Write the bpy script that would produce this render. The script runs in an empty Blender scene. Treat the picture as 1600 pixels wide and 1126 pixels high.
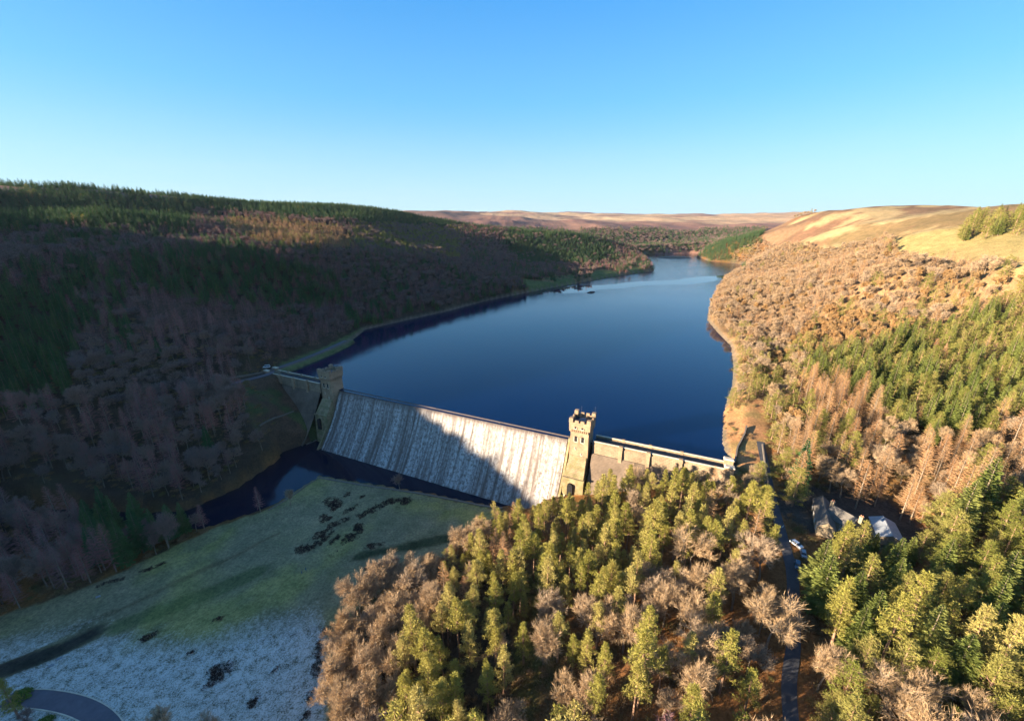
import bpy, bmesh, math, random
import numpy as np
from mathutils import Vector, Matrix
random.seed(7); rng = np.random.default_rng(7)
R = math.radians; HAZE = 0.000012
scene = bpy.context.scene
# ------------------------------------------------------------------ camera
F = 640.; CX = 800.; CY = 563.; CAMZ = 115.
PITCH = math.atan((CY-352.)/F); CP = math.cos(PITCH); SP = math.sin(PITCH)
cam = bpy.data.objects.new('camera', bpy.data.cameras.new('camera')); scene.collection.objects.link(cam)
cam.location = (0, 0, CAMZ); cam.rotation_euler = (math.pi/2-PITCH, 0, 0)
cam.data.sensor_fit = 'HORIZONTAL'; cam.data.sensor_width = 36; cam.data.lens = 36*F/1600
cam.data.clip_start = 1; cam.data.clip_end = 40000
scene.camera = cam
# ------------------------------------------------------------------ light
SUN_AZ = R(72); SUN_EL = R(9.5)          # travel direction measured from +Y towards +X
w = bpy.data.worlds.new("World"); scene.world = w; w.use_nodes = True
nt = w.node_tree; bg = nt.nodes['Background']
sky = nt.nodes.new('ShaderNodeTexSky'); sky.sky_type = 'NISHITA'; sky.sun_disc = False
sky.sun_elevation = SUN_EL; sky.sun_rotation = SUN_AZ+math.pi
sky.altitude = 300; sky.air_density = 1.0; sky.dust_density = 1.0; sky.ozone_density = 2.5
wb = nt.nodes.new('ShaderNodeMix'); wb.data_type = 'RGBA'; wb.blend_type = 'MULTIPLY'; wb.inputs[0].default_value = 1
wb.inputs[7].default_value = (.62, .98, 1.32, 1); nt.links.new(sky.outputs[0], wb.inputs[6])
tcw = nt.nodes.new('ShaderNodeTexCoord'); sxw = nt.nodes.new('ShaderNodeSeparateXYZ'); nt.links.new(tcw.outputs['Generated'], sxw.inputs[0])
mrw = nt.nodes.new('ShaderNodeMapRange'); mrw.interpolation_type = 'SMOOTHERSTEP'; mrw.inputs[1].default_value = .24; mrw.inputs[2].default_value = .0; mrw.inputs[3].default_value = 0; mrw.inputs[4].default_value = .45
nt.links.new(sxw.outputs[2], mrw.inputs[0])
mpw = nt.nodes.new('ShaderNodeMapping'); mpw.inputs['Scale'].default_value = (1.2, 1.2, 11); mpw.inputs['Rotation'].default_value = (R(3), R(4), 0); nt.links.new(tcw.outputs['Generated'], mpw.inputs[0])
nzw = nt.nodes.new('ShaderNodeTexNoise'); nzw.inputs['Scale'].default_value = 3.0; nzw.inputs['Detail'].default_value = 6; nzw.inputs['Roughness'].default_value = .62; nzw.inputs['Distortion'].default_value = .4; nt.links.new(mpw.outputs[0], nzw.inputs['Vector'])
crw = nt.nodes.new('ShaderNodeMapRange'); crw.inputs[1].default_value = .5; crw.inputs[2].default_value = .85; crw.inputs[4].default_value = .5; nt.links.new(nzw.outputs[0], crw.inputs[0])
mmw = nt.nodes.new('ShaderNodeMath'); mmw.operation = 'MULTIPLY'; nt.links.new(crw.outputs[0], mmw.inputs[0]); nt.links.new(mrw.outputs[0], mmw.inputs[1])
adw = nt.nodes.new('ShaderNodeMath'); adw.operation = 'ADD'; adw.use_clamp = True; nt.links.new(mmw.outputs[0], adw.inputs[0]); nt.links.new(mrw.outputs[0], adw.inputs[1])
hzw = nt.nodes.new('ShaderNodeMix'); hzw.data_type = 'RGBA'; nt.links.new(adw.outputs[0], hzw.inputs[0]); srw = nt.nodes.new('ShaderNodeValToRGB'); el = srw.color_ramp.elements; nt.links.new(sxw.outputs[2], srw.inputs[0])
while len(el) < 5: el.new(.5)
for e_, (p_, c_) in zip(el, ((0, (2.0, 2.85, 3.25)), (.07, (1.6, 2.65, 3.3)), (.24, (.68, 2.0, 3.3)), (.42, (.22, 1.32, 3.15)), (1, (.55, .95, 1.8)))): e_.position = p_; e_.color = (*[q/4 for q in c_], 1)
s4w = nt.nodes.new('ShaderNodeVectorMath'); s4w.operation = 'SCALE'; s4w.inputs[3].default_value = 4; nt.links.new(srw.outputs[0], s4w.inputs[0])
m2w = nt.nodes.new('ShaderNodeMix'); m2w.data_type = 'RGBA'; m2w.inputs[0].default_value = .72; nt.links.new(wb.outputs[2], m2w.inputs[6]); nt.links.new(s4w.outputs[0], m2w.inputs[7])
nt.links.new(m2w.outputs[2], hzw.inputs[6]); hzw.inputs[7].default_value = (2.15, 2.85, 3.35, 1)   # thin veil of high cloud near the horizon
nt.links.new(hzw.outputs[2], bg.inputs[0]); bg.inputs[1].default_value = 0.066
sun = bpy.data.objects.new('sun', bpy.data.lights.new('sun', 'SUN')); scene.collection.objects.link(sun)
sun.data.energy = 5.0; sun.data.angle = R(0.5); sun.data.color = (1.0, 0.82, 0.60)
LD = Vector((math.sin(SUN_AZ)*math.cos(SUN_EL), math.cos(SUN_AZ)*math.cos(SUN_EL), -math.sin(SUN_EL)))
sun.rotation_euler = LD.to_track_quat('-Z', 'Y').to_euler()
vs = scene.view_settings; vs.view_transform = 'Standard'; vs.look = 'None'; vs.gamma = 1; vs.exposure = 2.25
scene.cycles.volume_bounces = 0; scene.cycles.max_bounces = 4; scene.cycles.diffuse_bounces = 2; scene.cycles.glossy_bounces = 2
scene.cycles.transmission_bounces = 2; scene.cycles.caustics_reflective = False; scene.cycles.caustics_refractive = False

# ------------------------------------------------------------------ helpers
def P(px, py, z):
    xc = (px-CX)/F; yc = (CY-py)/F; Y = CP+yc*SP; Z = -SP+yc*CP; t = (z-CAMZ)/Z
    return (t*xc, t*Y, z)
def PA(px, py, D):                       # a point at horizontal distance D seen at a pixel
    xc = (px-CX)/F; yc = (CY-py)/F; Y = CP+yc*SP; Z = -SP+yc*CP; t = D/math.hypot(xc, Y)
    return (t*xc, t*Y, CAMZ+t*Z)
def proj(x, y, z):
    z = np.asarray(z)-CAMZ; d = y*CP-z*SP; u = y*SP+z*CP
    d = np.where(d > 1, d, 1e-3)
    return CX+F*x/d, CY-F*u/d, d
def inpoly(px, py, poly):
    px = np.asarray(px, float); py = np.asarray(py, float); r = np.zeros(px.shape, bool)
    n = len(poly)
    for i in range(n):
        x0, y0 = poly[i][:2]; x1, y1 = poly[(i+1) % n][:2]
        if y0 == y1: continue
        c = ((y0 > py) != (y1 > py)) & (px < (x1-x0)*(py-y0)/(y1-y0)+x0)
        r ^= c
    return r
def segdist(px, py, pts, closed=False):
    px = np.asarray(px, float); py = np.asarray(py, float); best = np.full(px.shape, 1e9)
    n = len(pts)
    for i in range(n if closed else n-1):
        x0, y0 = pts[i][:2]; x1, y1 = pts[(i+1) % n][:2]
        dx, dy = x1-x0, y1-y0; L2 = dx*dx+dy*dy+1e-9
        t = np.clip(((px-x0)*dx+(py-y0)*dy)/L2, 0, 1)
        best = np.minimum(best, np.hypot(px-x0-t*dx, py-y0-t*dy))
    return best
def sm(a, b, x):
    t = np.clip((x-a)/(b-a), 0, 1); return t*t*(3-2*t)
def vnoise(x, y, s, seed=0):             # smooth value noise
    x = np.asarray(x, float)/s; y = np.asarray(y, float)/s
    xi = np.floor(x).astype(np.int64); yi = np.floor(y).astype(np.int64); fx = x-xi; fy = y-yi
    fx = fx*fx*(3-2*fx); fy = fy*fy*(3-2*fy)
    def h(a, b):
        v = (a*374761393+b*668265263+seed*2246822519) & 0xffffffff
        v = ((v ^ (v >> 13))*1274126177) & 0xffffffff
        return ((v ^ (v >> 16)) & 0xffff)/65535.
    return (h(xi, yi)*(1-fx)+h(xi+1, yi)*fx)*(1-fy)+(h(xi, yi+1)*(1-fx)+h(xi+1, yi+1)*fx)*fy
def fbm(x, y, s, seed=0, o=4):
    r = 0; a = 0.5; t = 0
    for k in range(o): r = r+a*vnoise(x, y, s/2**k, seed+k*17); t += a; a *= .5
    return r/t

def link(o, parent=None):
    scene.collection.objects.link(o)
    if parent is not None: o.parent = parent
    return o
def tag(o, label=None, cat=None, group=None, kind=None):
    if label: o['label'] = label
    if cat: o['category'] = cat
    if group: o['group'] = group
    if kind: o['kind'] = kind
    return o
def empty(name, loc=(0, 0, 0), rz=0):
    o = bpy.data.objects.new(name, None); o.location = loc; o.rotation_euler = (0, 0, rz); o.empty_display_size = 1
    return link(o)
class MB:
    def __init__(s): s.v = []; s.f = []; s.m = []
    def face(s, pts, m=0):
        b = len(s.v); s.v += [tuple(p) for p in pts]; s.f.append(tuple(range(b, b+len(pts)))); s.m.append(m)
    def hexa(s, c, m=0):                 # 8 corners: 4 bottom ccw, 4 top ccw
        b = len(s.v); s.v += [tuple(p) for p in c]
        for q in ((3, 2, 1, 0), (4, 5, 6, 7), (0, 1, 5, 4), (1, 2, 6, 5), (2, 3, 7, 6), (3, 0, 4, 7)):
            s.f.append(tuple(b+i for i in q)); s.m.append(m)
    def box(s, x0, x1, y0, y1, z0, z1, m=0, T=None, taper=0):
        t = taper
        c = [(x0, y0, z0), (x1, y0, z0), (x1, y1, z0), (x0, y1, z0), (x0+t, y0+t, z1), (x1-t, y0+t, z1), (x1-t, y1-t, z1), (x0+t, y1-t, z1)]
        if T: c = [T(*p) for p in c]
        s.hexa(c, m)
    def tube(s, p0, p1, r0, r1, n=5, m=0, cap=True):
        p0 = Vector(p0); p1 = Vector(p1); d = (p1-p0)
        if d.length < 1e-6: return
        d.normalize(); a = d.orthogonal().normalized(); b_ = d.cross(a)
        b = len(s.v)
        for p, r in ((p0, r0), (p1, r1)):
            for i in range(n):
                t = 2*math.pi*i/n; s.v.append(tuple(p+a*(r*math.cos(t))+b_*(r*math.sin(t))))
        for i in range(n):
            j = (i+1) % n; s.f.append((b+i, b+j, b+n+j, b+n+i)); s.m.append(m)
        if cap: s.f.append(tuple(b+n+i for i in range(n))); s.m.append(m)
    def mesh(s, name, mats, smooth=False):
        me = bpy.data.meshes.new(name); me.from_pydata(s.v, [], s.f)
        for mt in (mats if isinstance(mats, (list, tuple)) else [mats]): me.materials.append(mt)
        me.polygons.foreach_set('material_index', s.m)
        if smooth: me.polygons.foreach_set('use_smooth', [True]*len(s.f))
        me.update(); return me
    def build(s, name, mats, parent=None, smooth=False):
        return link(bpy.data.objects.new(name, s.mesh(name, mats, smooth)), parent)

# ------------------------------------------------------------------ materials
def newmat(name, rough=0.9, spec=0.2):
    m = bpy.data.materials.new(name); m.use_nodes = True
    b = m.node_tree.nodes['Principled BSDF']; b.inputs['Roughness'].default_value = rough
    b.inputs['Specular IOR Level'].default_value = spec
    return m, m.node_tree, b
def N(nt, t, **k):
    n = nt.nodes.new(t)
    for a, v in k.items():
        if a[0] == '_': setattr(n, a[1:], v)
        else:
            key = int(a[1:]) if a[0] == 'i' and a[1:].isdigit() else a.replace('_', ' ')
            n.inputs[key].default_value = v
    return n
def ramp(nt, src, stops, interp='LINEAR'):
    r = nt.nodes.new('ShaderNodeValToRGB'); r.color_ramp.interpolation = interp
    e = r.color_ramp.elements
    while len(e) < len(stops): e.new(0.5)
    for i, (p, c) in enumerate(stops):
        e[i].position = p; e[i].color = (*c, 1) if len(c) == 3 else c
    nt.links.new(src, r.inputs[0]); return r.outputs[0]
def mix(nt, fac, a, b, mode='MIX'):
    m = nt.nodes.new('ShaderNodeMix'); m.data_type = 'RGBA'; m.blend_type = mode
    for s, v in ((m.inputs[0], fac), (m.inputs[6], a), (m.inputs[7], b)):
        if hasattr(v, 'is_linked'): nt.links.new(v, s)
        else: s.default_value = v if not isinstance(v, tuple) else ((*v, 1) if len(v) == 3 else v)
    return m.outputs[2]
def noise(nt, scale, detail=4, rough=0.6, vec=None, coord='Object', stretch=None):
    if vec is None:
        tc = nt.nodes.new('ShaderNodeTexCoord'); vec = tc.outputs[coord]
        if stretch:
            mp = nt.nodes.new('ShaderNodeMapping'); mp.inputs['Scale'].default_value = stretch
            nt.links.new(vec, mp.inputs[0]); vec = mp.outputs[0]
    n = N(nt, 'ShaderNodeTexNoise', Scale=scale, Detail=detail, Roughness=rough); nt.links.new(vec, n.inputs['Vector'])
    return n.outputs[0]
def bump(nt, b, h, strength, dist):
    n = N(nt, 'ShaderNodeBump', Strength=strength, Distance=dist); nt.links.new(h, n.inputs['Height'])
    nt.links.new(n.outputs[0], b.inputs['Normal'])
def foliage_mat(name, c1, c2, c3, trans=0.25, vein=0.25):
    m, nt, b = newmat(name, 0.75, 0.15)
    oi = nt.nodes.new('ShaderNodeObjectInfo')
    col = ramp(nt, oi.outputs['Random'], [(0, c1), (0.5, c2), (1, c3)])
    nz = noise(nt, 0.35, 2)
    v = ramp(nt, nz, [(0.3, (1-vein,)*3), (0.7, (1+vein,)*3)])
    col = mix(nt, 1.0, col, v, 'MULTIPLY')
    nt.links.new(col, b.inputs['Base Color'])
    if trans:
        tr = nt.nodes.new('ShaderNodeBsdfTranslucent'); nt.links.new(col, tr.inputs[0])
        ms = nt.nodes.new('ShaderNodeMixShader'); ms.inputs[0].default_value = trans
        nt.links.new(b.outputs[0], ms.inputs[1]); nt.links.new(tr.outputs[0], ms.inputs[2])
        nt.links.new(ms.outputs[0], nt.nodes['Material Output'].inputs[0])
    return m
def simple(name, col, rough=0.8, var=0.15, scale=1.0, spec=0.3, metal=0):
    m, nt, b = newmat(name, rough, spec); b.inputs['Metallic'].default_value = metal
    nz = noise(nt, scale)
    c = ramp(nt, nz, [(0.3, tuple(x*(1-var) for x in col)), (0.7, tuple(min(1, x*(1+var)) for x in col))])
    nt.links.new(c, b.inputs['Base Color']); return m
M = {}
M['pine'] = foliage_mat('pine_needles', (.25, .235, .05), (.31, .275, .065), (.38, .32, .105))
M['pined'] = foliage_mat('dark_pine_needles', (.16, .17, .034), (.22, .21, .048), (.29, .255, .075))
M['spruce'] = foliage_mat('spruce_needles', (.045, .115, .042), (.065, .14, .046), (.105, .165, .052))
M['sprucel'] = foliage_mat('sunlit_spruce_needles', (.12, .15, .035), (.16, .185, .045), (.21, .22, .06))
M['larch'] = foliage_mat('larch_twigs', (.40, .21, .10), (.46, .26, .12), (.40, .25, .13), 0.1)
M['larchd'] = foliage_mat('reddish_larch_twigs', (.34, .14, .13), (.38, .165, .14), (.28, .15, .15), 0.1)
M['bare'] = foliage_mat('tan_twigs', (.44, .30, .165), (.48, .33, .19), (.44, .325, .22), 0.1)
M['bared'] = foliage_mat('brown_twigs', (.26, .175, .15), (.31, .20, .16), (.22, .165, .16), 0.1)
M['beech'] = foliage_mat('orange_beech_leaves', (.38, .22, .09), (.43, .26, .11), (.34, .22, .10), 0.2)
M['bush'] = foliage_mat('laurel_leaves', (.10, .17, .03), (.14, .21, .04), (.08, .13, .03), 0.2)
M['brush'] = foliage_mat('scrub_twigs', (.22, .14, .075), (.28, .18, .09), (.15, .14, .05), 0.1)
M['heather'] = foliage_mat('heather_twigs', (.05, .03, .026), (.06, .038, .03), (.045, .032, .028), 0)
M['bark'] = simple('pine_bark', (.26, .155, .10), 0.9, .3, 2)
M['barkd'] = simple('dark_bark', (.10, .075, .06), 0.9, .3, 2)
M['barkg'] = simple('grey_bark', (.21, .165, .12), 0.9, .3, 2)

# ------------------------------------------------------------------ layout of the valley
U = (.909, -.416); NN = (-.416, -.909)
_l = P(537, 610, 0); LX, LY = _l[0], _l[1]
def D(s, n, z=0): return (LX+s*U[0]+n*NN[0], LY+s*U[1]+n*NN[1], z)
def dam_sn(x, y):
    dx = x-LX; dy = y-LY
    return dx*U[0]+dy*U[1], dx*NN[0]+dy*NN[1]
SL, SR = -78., 256.                       # ends of the dam
LAKE = [P(*q, 0) for q in [(470, 570), (540, 540), (556, 527), (570, 515), (650, 497), (700, 486), (760, 470), (860, 450), (960, 432), (1022, 423),
        (1018, 414), (1003, 405), (985, 398), (1030, 396.5), (1075, 395.5), (1095, 396), (1088, 402), (1110, 408), (1165, 413), (1160, 422), (1130, 440), (1110, 470), (1105, 500), (1122, 520),
        (1142, 540), (1147, 575), (1145, 600), (1136, 625), (1130, 650), (1128, 690)]]
LAKE += [D(254, -1), D(120, -0.5), D(0, -0.5), D(-76, -1)]
BASIN = [D(-9, 12), D(160, 12), D(163, 22)]+[P(*q, -37) for q in [(800, 800), (780, 796), (700, 780), (600, 762), (500, 745), (470, 765), (420, 795), (330, 825), (270, 835), (180, 825), (60, 825), (-150, 850),
        (-150, 815), (50, 795), (150, 795), (230, 800), (290, 798), (370, 762), (428, 722), (440, 706), (495, 686)]]
ROAD = [P(1172, 520, 12), P(1176, 575, 11), P(1182, 640, 8), P(1188, 690, 5), P(1200, 750, 2), P(1212, 800, 1), P(1226, 850, 0), P(1238, 900, -1), P(1240, 1000, -3), P(1236, 1126, -5), (50, 20, -8), (40, -60, -10)]
_wr = [P(415, 586, 4), P(350, 602, 5), P(250, 622, 6), P(120, 640, 7), P(0, 655, 8), P(-200, 700, 8)]
WROAD = [D(-76, 1, 3.5)]+_wr
TRACK = [P(425, 578, 4), P(470, 562, 3), P(505, 548, 3), P(540, 532, 3)]
LOOP = [P(x, y, -34) for x, y in [(10, 1092), (55, 1091), (95, 1096), (130, 1106), (160, 1124), (178, 1150), (184, 1195), (170, 1250)]]
CTRL = [  # (x, y, z)
 *[P(*q) for q in [
  (0, 900, -34), (100, 880, -34), (200, 870, -34.5), (300, 765, -30), (0, 770, -32), (400, 690, -20), (450, 690, -32), (430, 640, -8), (380, 640, 0), (470, 640, -15),
  (340, 605, 4), (250, 625, 5), (150, 640, 6), (0, 665, 6), (0, 720, -12), (150, 730, -20), (270, 700, -12),
  (0, 600, 18), (150, 590, 18), (300, 560, 22), (400, 540, 18), (480, 530, 10), (0, 530, 35), (150, 510, 40), (300, 490, 42), (400, 480, 38), (500, 480, 22),
  (600, 470, 20), (700, 450, 20), (800, 430, 18), (900, 415, 15), (960, 410, 12),
  (0, 450, 65), (150, 430, 70), (300, 420, 72), (450, 420, 65), (560, 420, 55), (680, 410, 50), (780, 395, 45), (860, 385, 40),
  (0, 390, 90), (150, 385, 92), (330, 385, 88), (500, 385, 85), (620, 380, 78), (740, 372, 70),
  # meadow
  (500, 745, -34.5), (640, 775, -34.5), (780, 800, -34), (420, 800, -35), (280, 860, -35), (100, 935, -35.5), (0, 965, -35.5), (500, 850, -34), (350, 930, -34.5), (690, 870, -33), (200, 1020, -35), (400, 1000, -34), (480, 1080, -34), (150, 1100, -34), (0, 1126, -34),
  # near slope between meadow and lane
  (560, 900, -33), (560, 1100, -31), (720, 900, -29), (760, 830, -32), (700, 1126, -25), (850, 830, -26), (850, 950, -22), (850, 1126, -18), (1000, 870, -14), (1000, 1000, -13), (1000, 1126, -11), (1120, 1000, -7), (1120, 870, -6), (1150, 800, -3),
  # right of the lane
  (1160, 690, 4), (1150, 730, 3), (1180, 780, 1), (1300, 800, 1), (1385, 822, 3), (1350, 860, 0), (1350, 1000, 0), (1400, 1126, -2), (1580, 1000, 6), (1580, 860, 10), (1500, 760, 12), (1400, 720, 9), (1300, 720, 6), (1250, 640, 10),
  (1250, 580, 12), (1400, 600, 22), (1500, 680, 18), (1580, 640, 26), (1500, 560, 33), (1200, 500, 14), (1180, 560, 9), (1300, 500, 28), (1400, 500, 42), (1450, 480, 50), (1580, 470, 62),
  (1200, 450, 28), (1300, 440, 48), (1400, 430, 62), (1500, 440, 66), (1200, 425, 26), (1300, 400, 62), (1200, 400, 28), (1380, 400, 73)]],
 *[PA(*q) for q in [
  (0, 345, 850), (150, 340, 850), (290, 350, 880), (0, 343, 1000), (150, 340, 1000), (300, 345, 1050), (0, 292, 1300), (150, 294, 1320), (300, 308, 1340), (400, 318, 1360), (450, 322, 1380), (600, 334, 1450), (700, 345, 1500), (800, 358, 1500), (880, 367, 1500), (960, 385, 1480),
  (0, 330, 2200), (400, 335, 2400),
  (1440, 400, 560), (1590, 400, 500), (1590, 352, 720), (1500, 352, 830), (1400, 372, 800), (1590, 325, 1050), (1500, 327, 1200), (1400, 328, 1500), (1300, 333, 1600), (1250, 340, 1800), (1380, 350, 1100), (1290, 365, 1150), (1215, 372, 1500), (1190, 366, 1800),
  (1240, 352, 1700), (1600, 345, 3000),
  (760, 345, 2300), (850, 348, 2600), (930, 352, 2500), (1030, 358, 2700), (990, 385, 2100), (900, 378, 2000), (1100, 375, 2500), (1150, 362, 2700), (1080, 385, 2200), (1000, 368, 2300), (1050, 352, 3600), (800, 335, 4000), (900, 337, 4800), (1000, 337, 5200), (1100, 339, 4800), (1200, 337, 4600), (870, 332, 6500), (960, 336, 6500), (1040, 336, 7000), (1100, 338, 7000), (1180, 336, 6500), (1300, 332, 6500), (700, 333, 6500), (300, 335, 6000), (1600, 330, 6000), (0, 335, 5000), (1650, 330, 4500)]],
 # valley and ridges outside the picture
 (-250, 20, 0), (-200, 60, -22), (-150, 20, -32), (-60, 20, -30), (-420, 60, 72), (-560, 100, 120), (-700, 200, 150), (-300, 130, 10), (-330, -40, 26), (-450, -150, 62), (-600, -100, 112), (-900, 0, 165), (-900, 400, 172), (-150, -200, -28), (-250, -300, 0), (-500, -400, 70), (20, -50, -15), (0, -300, -20), (150, -100, 12), (200, 0, 15), (350, 60, 45), (500, 150, 75), (700, 250, 105), (600, -100, 90), (300, -300, 60), (-1500, 300, 175), (-1800, 1200, 180), (1100, 300, 140), (1500, 900, 150), (-2600, 200, 160), (-2600, 3000, 180), (2500, 200, 160), (3000, 2500, 200), (0, -900, 0), (-1500, -900, 150), (1500, -900, 130),
]
CT = np.array(CTRL)
def _phi(r): return np.sqrt(r*r+15.**2)
_n = len(CT); _A = np.zeros((_n+1, _n+1))
_r = np.hypot(CT[:, None, 0]-CT[None, :, 0], CT[:, None, 1]-CT[None, :, 1])
_A[:_n, :_n] = -_phi(_r)+np.eye(_n)*3.0; _A[:_n, _n] = 1; _A[_n, :_n] = 1
_w = np.linalg.solve(_A, np.append(CT[:, 2], 0))
def rbf(x, y):
    o = np.empty(x.size); xf = x.ravel(); yf = y.ravel()
    for i in range(0, x.size, 20000):
        r = np.hypot(xf[i:i+20000, None]-CT[None, :, 0], yf[i:i+20000, None]-CT[None, :, 1])
        o[i:i+20000] = -_phi(r)@_w[:_n]+_w[_n]
    return o.reshape(x.shape)
def axis(a, b, step, lo, hi, g):
    v = list(np.arange(a, b, step)); s = step
    while v[-1] < hi: s *= g; v.append(v[-1]+s)
    s = step
    while v[0] > lo: s *= g; v.insert(0, v[0]-s)
    return np.array(v)
GX = axis(-230, 260, 2.2, -4200, 7500, 1.028); GY = axis(50, 320, 2.2, -1500, 8500, 1.022)
X, Y = np.meshgrid(GX, GY)
Zr = rbf(X, Y)
DD = np.hypot(X, Y)
def road_dist(x, y, pts):
    best = np.full(x.shape, 1e9); zz = np.zeros(x.shape)
    for i in range(len(pts)-1):
        x0, y0, z0 = pts[i]; x1, y1, z1 = pts[i+1]; dx, dy = x1-x0, y1-y0
        t = np.clip(((x-x0)*dx+(y-y0)*dy)/(dx*dx+dy*dy+1e-9), 0, 1)
        d = np.hypot(x-x0-t*dx, y-y0-t*dy); k = d < best
        best = np.where(k, d, best); zz = np.where(k, z0+t*(z1-z0), zz)
    return best, zz
def sun_lp(x, y):
    a, b = math.sin(SUN_AZ), math.cos(SUN_AZ); return x*a+y*b, x*b-y*a
def ridge_profile(p):
    return np.interp(p, [-1500, -1000, -850, -700, -600, -500, -400, -300, -252, -215, -187, -160, -120, -80, 0, 200], [105, 78, 60, 62, 76, 80, 58, 24, -3, -14, -23, -31, -33, -33, -33, -30])
def terrain_final(x, y, z):
    dd = np.hypot(x, y)
    rough = sm(-20, 60, z)*sm(250, 900, dd)
    z = z+(fbm(x, y, 260, 3)-.5)*34*rough+(fbm(x, y, 60, 9)-.5)*4*sm(150, 400, dd)+(fbm(x, y, 25, 5)-.5)*1.2+(fbm(x, y*1.4, 1300, 13)-.5)*110*sm(2300, 3400, dd)
    s, n = dam_sn(x, y)
    down = (n > -0.5) & (y < 420) & (s > -400)
    ins = inpoly(x, y, LAKE); d = segdist(x, y, LAKE, True)
    up = ~down
    z = np.where(up & ~ins, np.maximum(z, .5+np.minimum(d, 60)*.14), z)
    z = np.where(up & ~ins, np.minimum(z, .6+d*.75), z)
    z = np.where(ins, -np.minimum(.8+d*.5, 25), z)
    ib = inpoly(x, y, BASIN); db = segdist(x, y, BASIN, True)
    z = np.where(ib, -37.2-np.minimum(db*.5, 3), z)
    z = np.where(~ib & down, np.maximum(z, -36.4+np.minimum(db, 5)*.3), z)
    # ground at the foot of the dam wings
    wl = (s < -4) & (s > -90) & (n > -3) & (n < 45)
    z = np.where(wl, z*sm(0, 45, n)+(1-sm(0, 45, n))*np.interp(s, [-90, -76, -60, -40, -22, -4], [6, 3, -5, -16, -28, -34]), z)
    wr = (s > 150) & (s < 275) & (n > -3) & (n < 50)
    k = sm(8, 50, n)
    z = np.where(wr, z*k+(1-k)*np.interp(s, [150, 160, 172, 190, 215, 240, 256, 275], [-37, -34, -27, -22, -14, -5, 1, 4]), z)
    z = np.where(ib, -37.2-np.minimum(db*.5, 3), z)
    # the western ridge, outside the picture, whose shadow falls across the valley
    ln, pp = sun_lp(x, y); cap = ridge_profile(pp)-ln*math.tan(SUN_EL)-11
    qx, qy, qd = proj(x, y, z); outw = np.where(y*CP-(z-CAMZ)*SP > 5, 1-sm(-300, -60, qx), 1)*(1-sm(-190, -130, ln))
    outw = np.where(y < 60, 1-sm(-190, -130, ln), outw)
    z = z*(1-outw)+np.minimum(z, cap)*outw
    rg = np.exp(-((ln+680)/150.)**2)*outw*(1-sm(-100, 50, pp)); z = z*(1-rg)+np.maximum(z, cap)*rg
    for pts, hw in ((ROAD, 4.), (WROAD, 4.5), (TRACK, 5.), (LOOP, 6.)):
        rd, rz = road_dist(x, y, pts); k = 1-sm(hw, hw+9, rd); z = z*(1-k)+rz*k
    yd = np.hypot((x-138)/1.3, y-142); k = 1-sm(17, 28, yd); z = z*(1-k)+1.0*k   # yard of the stone house
    return z
Z = terrain_final(X, Y, Zr)
def H(x, y):
    x = np.asarray(x, float); y = np.asarray(y, float)
    i = np.clip(np.searchsorted(GX, x)-1, 0, len(GX)-2); j = np.clip(np.searchsorted(GY, y)-1, 0, len(GY)-2)
    fx = np.clip((x-GX[i])/(GX[i+1]-GX[i]), 0, 1); fy = np.clip((y-GY[j])/(GY[j+1]-GY[j]), 0, 1)
    return (Z[j, i]*(1-fx)+Z[j, i+1]*fx)*(1-fy)+(Z[j+1, i]*(1-fx)+Z[j+1, i+1]*fx)*fy
# ------------------------------------------------------------------ masks of the ground cover (seen in plan, outlined from the photograph)
MEADOW = [(500, 742), (420, 795), (330, 826), (280, 850), (190, 892), (100, 930), (0, 962), (-300, 1090), (-300, 1600), (500, 1600), (510, 1126), (530, 1060), (538, 1000), (558, 950), (620, 905), (700, 868), (745, 828), (790, 798), (640, 768)]
MOOR = [(1185, 372), (1205, 352), (1300, 325), (1500, 310), (1530, 300), (1900, 300), (1900, 440), (1600, 424), (1560, 420), (1500, 424), (1440, 412), (1398, 400), (1390, 372), (1350, 380), (1300, 392), (1262, 385), (1205, 384)]
GRASSR = [(1398, 398), (1392, 375), (1440, 362), (1600, 340), (1900, 330), (1900, 440), (1600, 424), (1560, 420), (1500, 424), (1440, 412)]
WBANK = [(372, 600), (432, 584), (460, 600), (505, 690), (440, 708), (400, 680)]
WSHORE = [(425, 584), (440, 566), (500, 545), (545, 522), (575, 508), (572, 520), (540, 545), (470, 575)]
px, py, _ = proj(X, Y, Z)
front = Y*CP-(Z-CAMZ)*SP > 5
mead = inpoly(px, py, MEADOW) & front & (Z < -20)
moor = (inpoly(px, py, MOOR) & front & (DD < 2600) & (X > 0) & (DD > 380))
grr = inpoly(px, py, GRASSR) & front & (X > 0) & (DD > 380) & (DD < 1100)
far = DD > 1900
col = np.zeros(X.shape+(3,))
def setc(mask, c, a=1.0):
    m_ = (mask*a)[..., None] if mask.dtype != bool else (mask.astype(float)*a)[..., None]
    col[:] = col*(1-m_)+np.array(c)*m_
n1 = fbm(X, Y, 40, 21); n2 = fbm(X, Y, 12, 31); n3 = fbm(X, Y, 300, 41); n4 = fbm(X/3+Y*.3, Y, 120, 51)
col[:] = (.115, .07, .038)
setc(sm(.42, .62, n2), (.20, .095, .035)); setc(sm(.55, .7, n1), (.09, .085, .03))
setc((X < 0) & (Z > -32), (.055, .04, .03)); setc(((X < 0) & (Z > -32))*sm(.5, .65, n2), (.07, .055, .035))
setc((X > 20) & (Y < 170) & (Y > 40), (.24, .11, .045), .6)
setc((X > 60) & (Y > 235) & (DD < 1500), (.24, .15, .08)); setc(((X > 60) & (Y > 235) & (DD < 1500))*sm(.45, .62, n2), (.25, .155, .08), .8)
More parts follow.
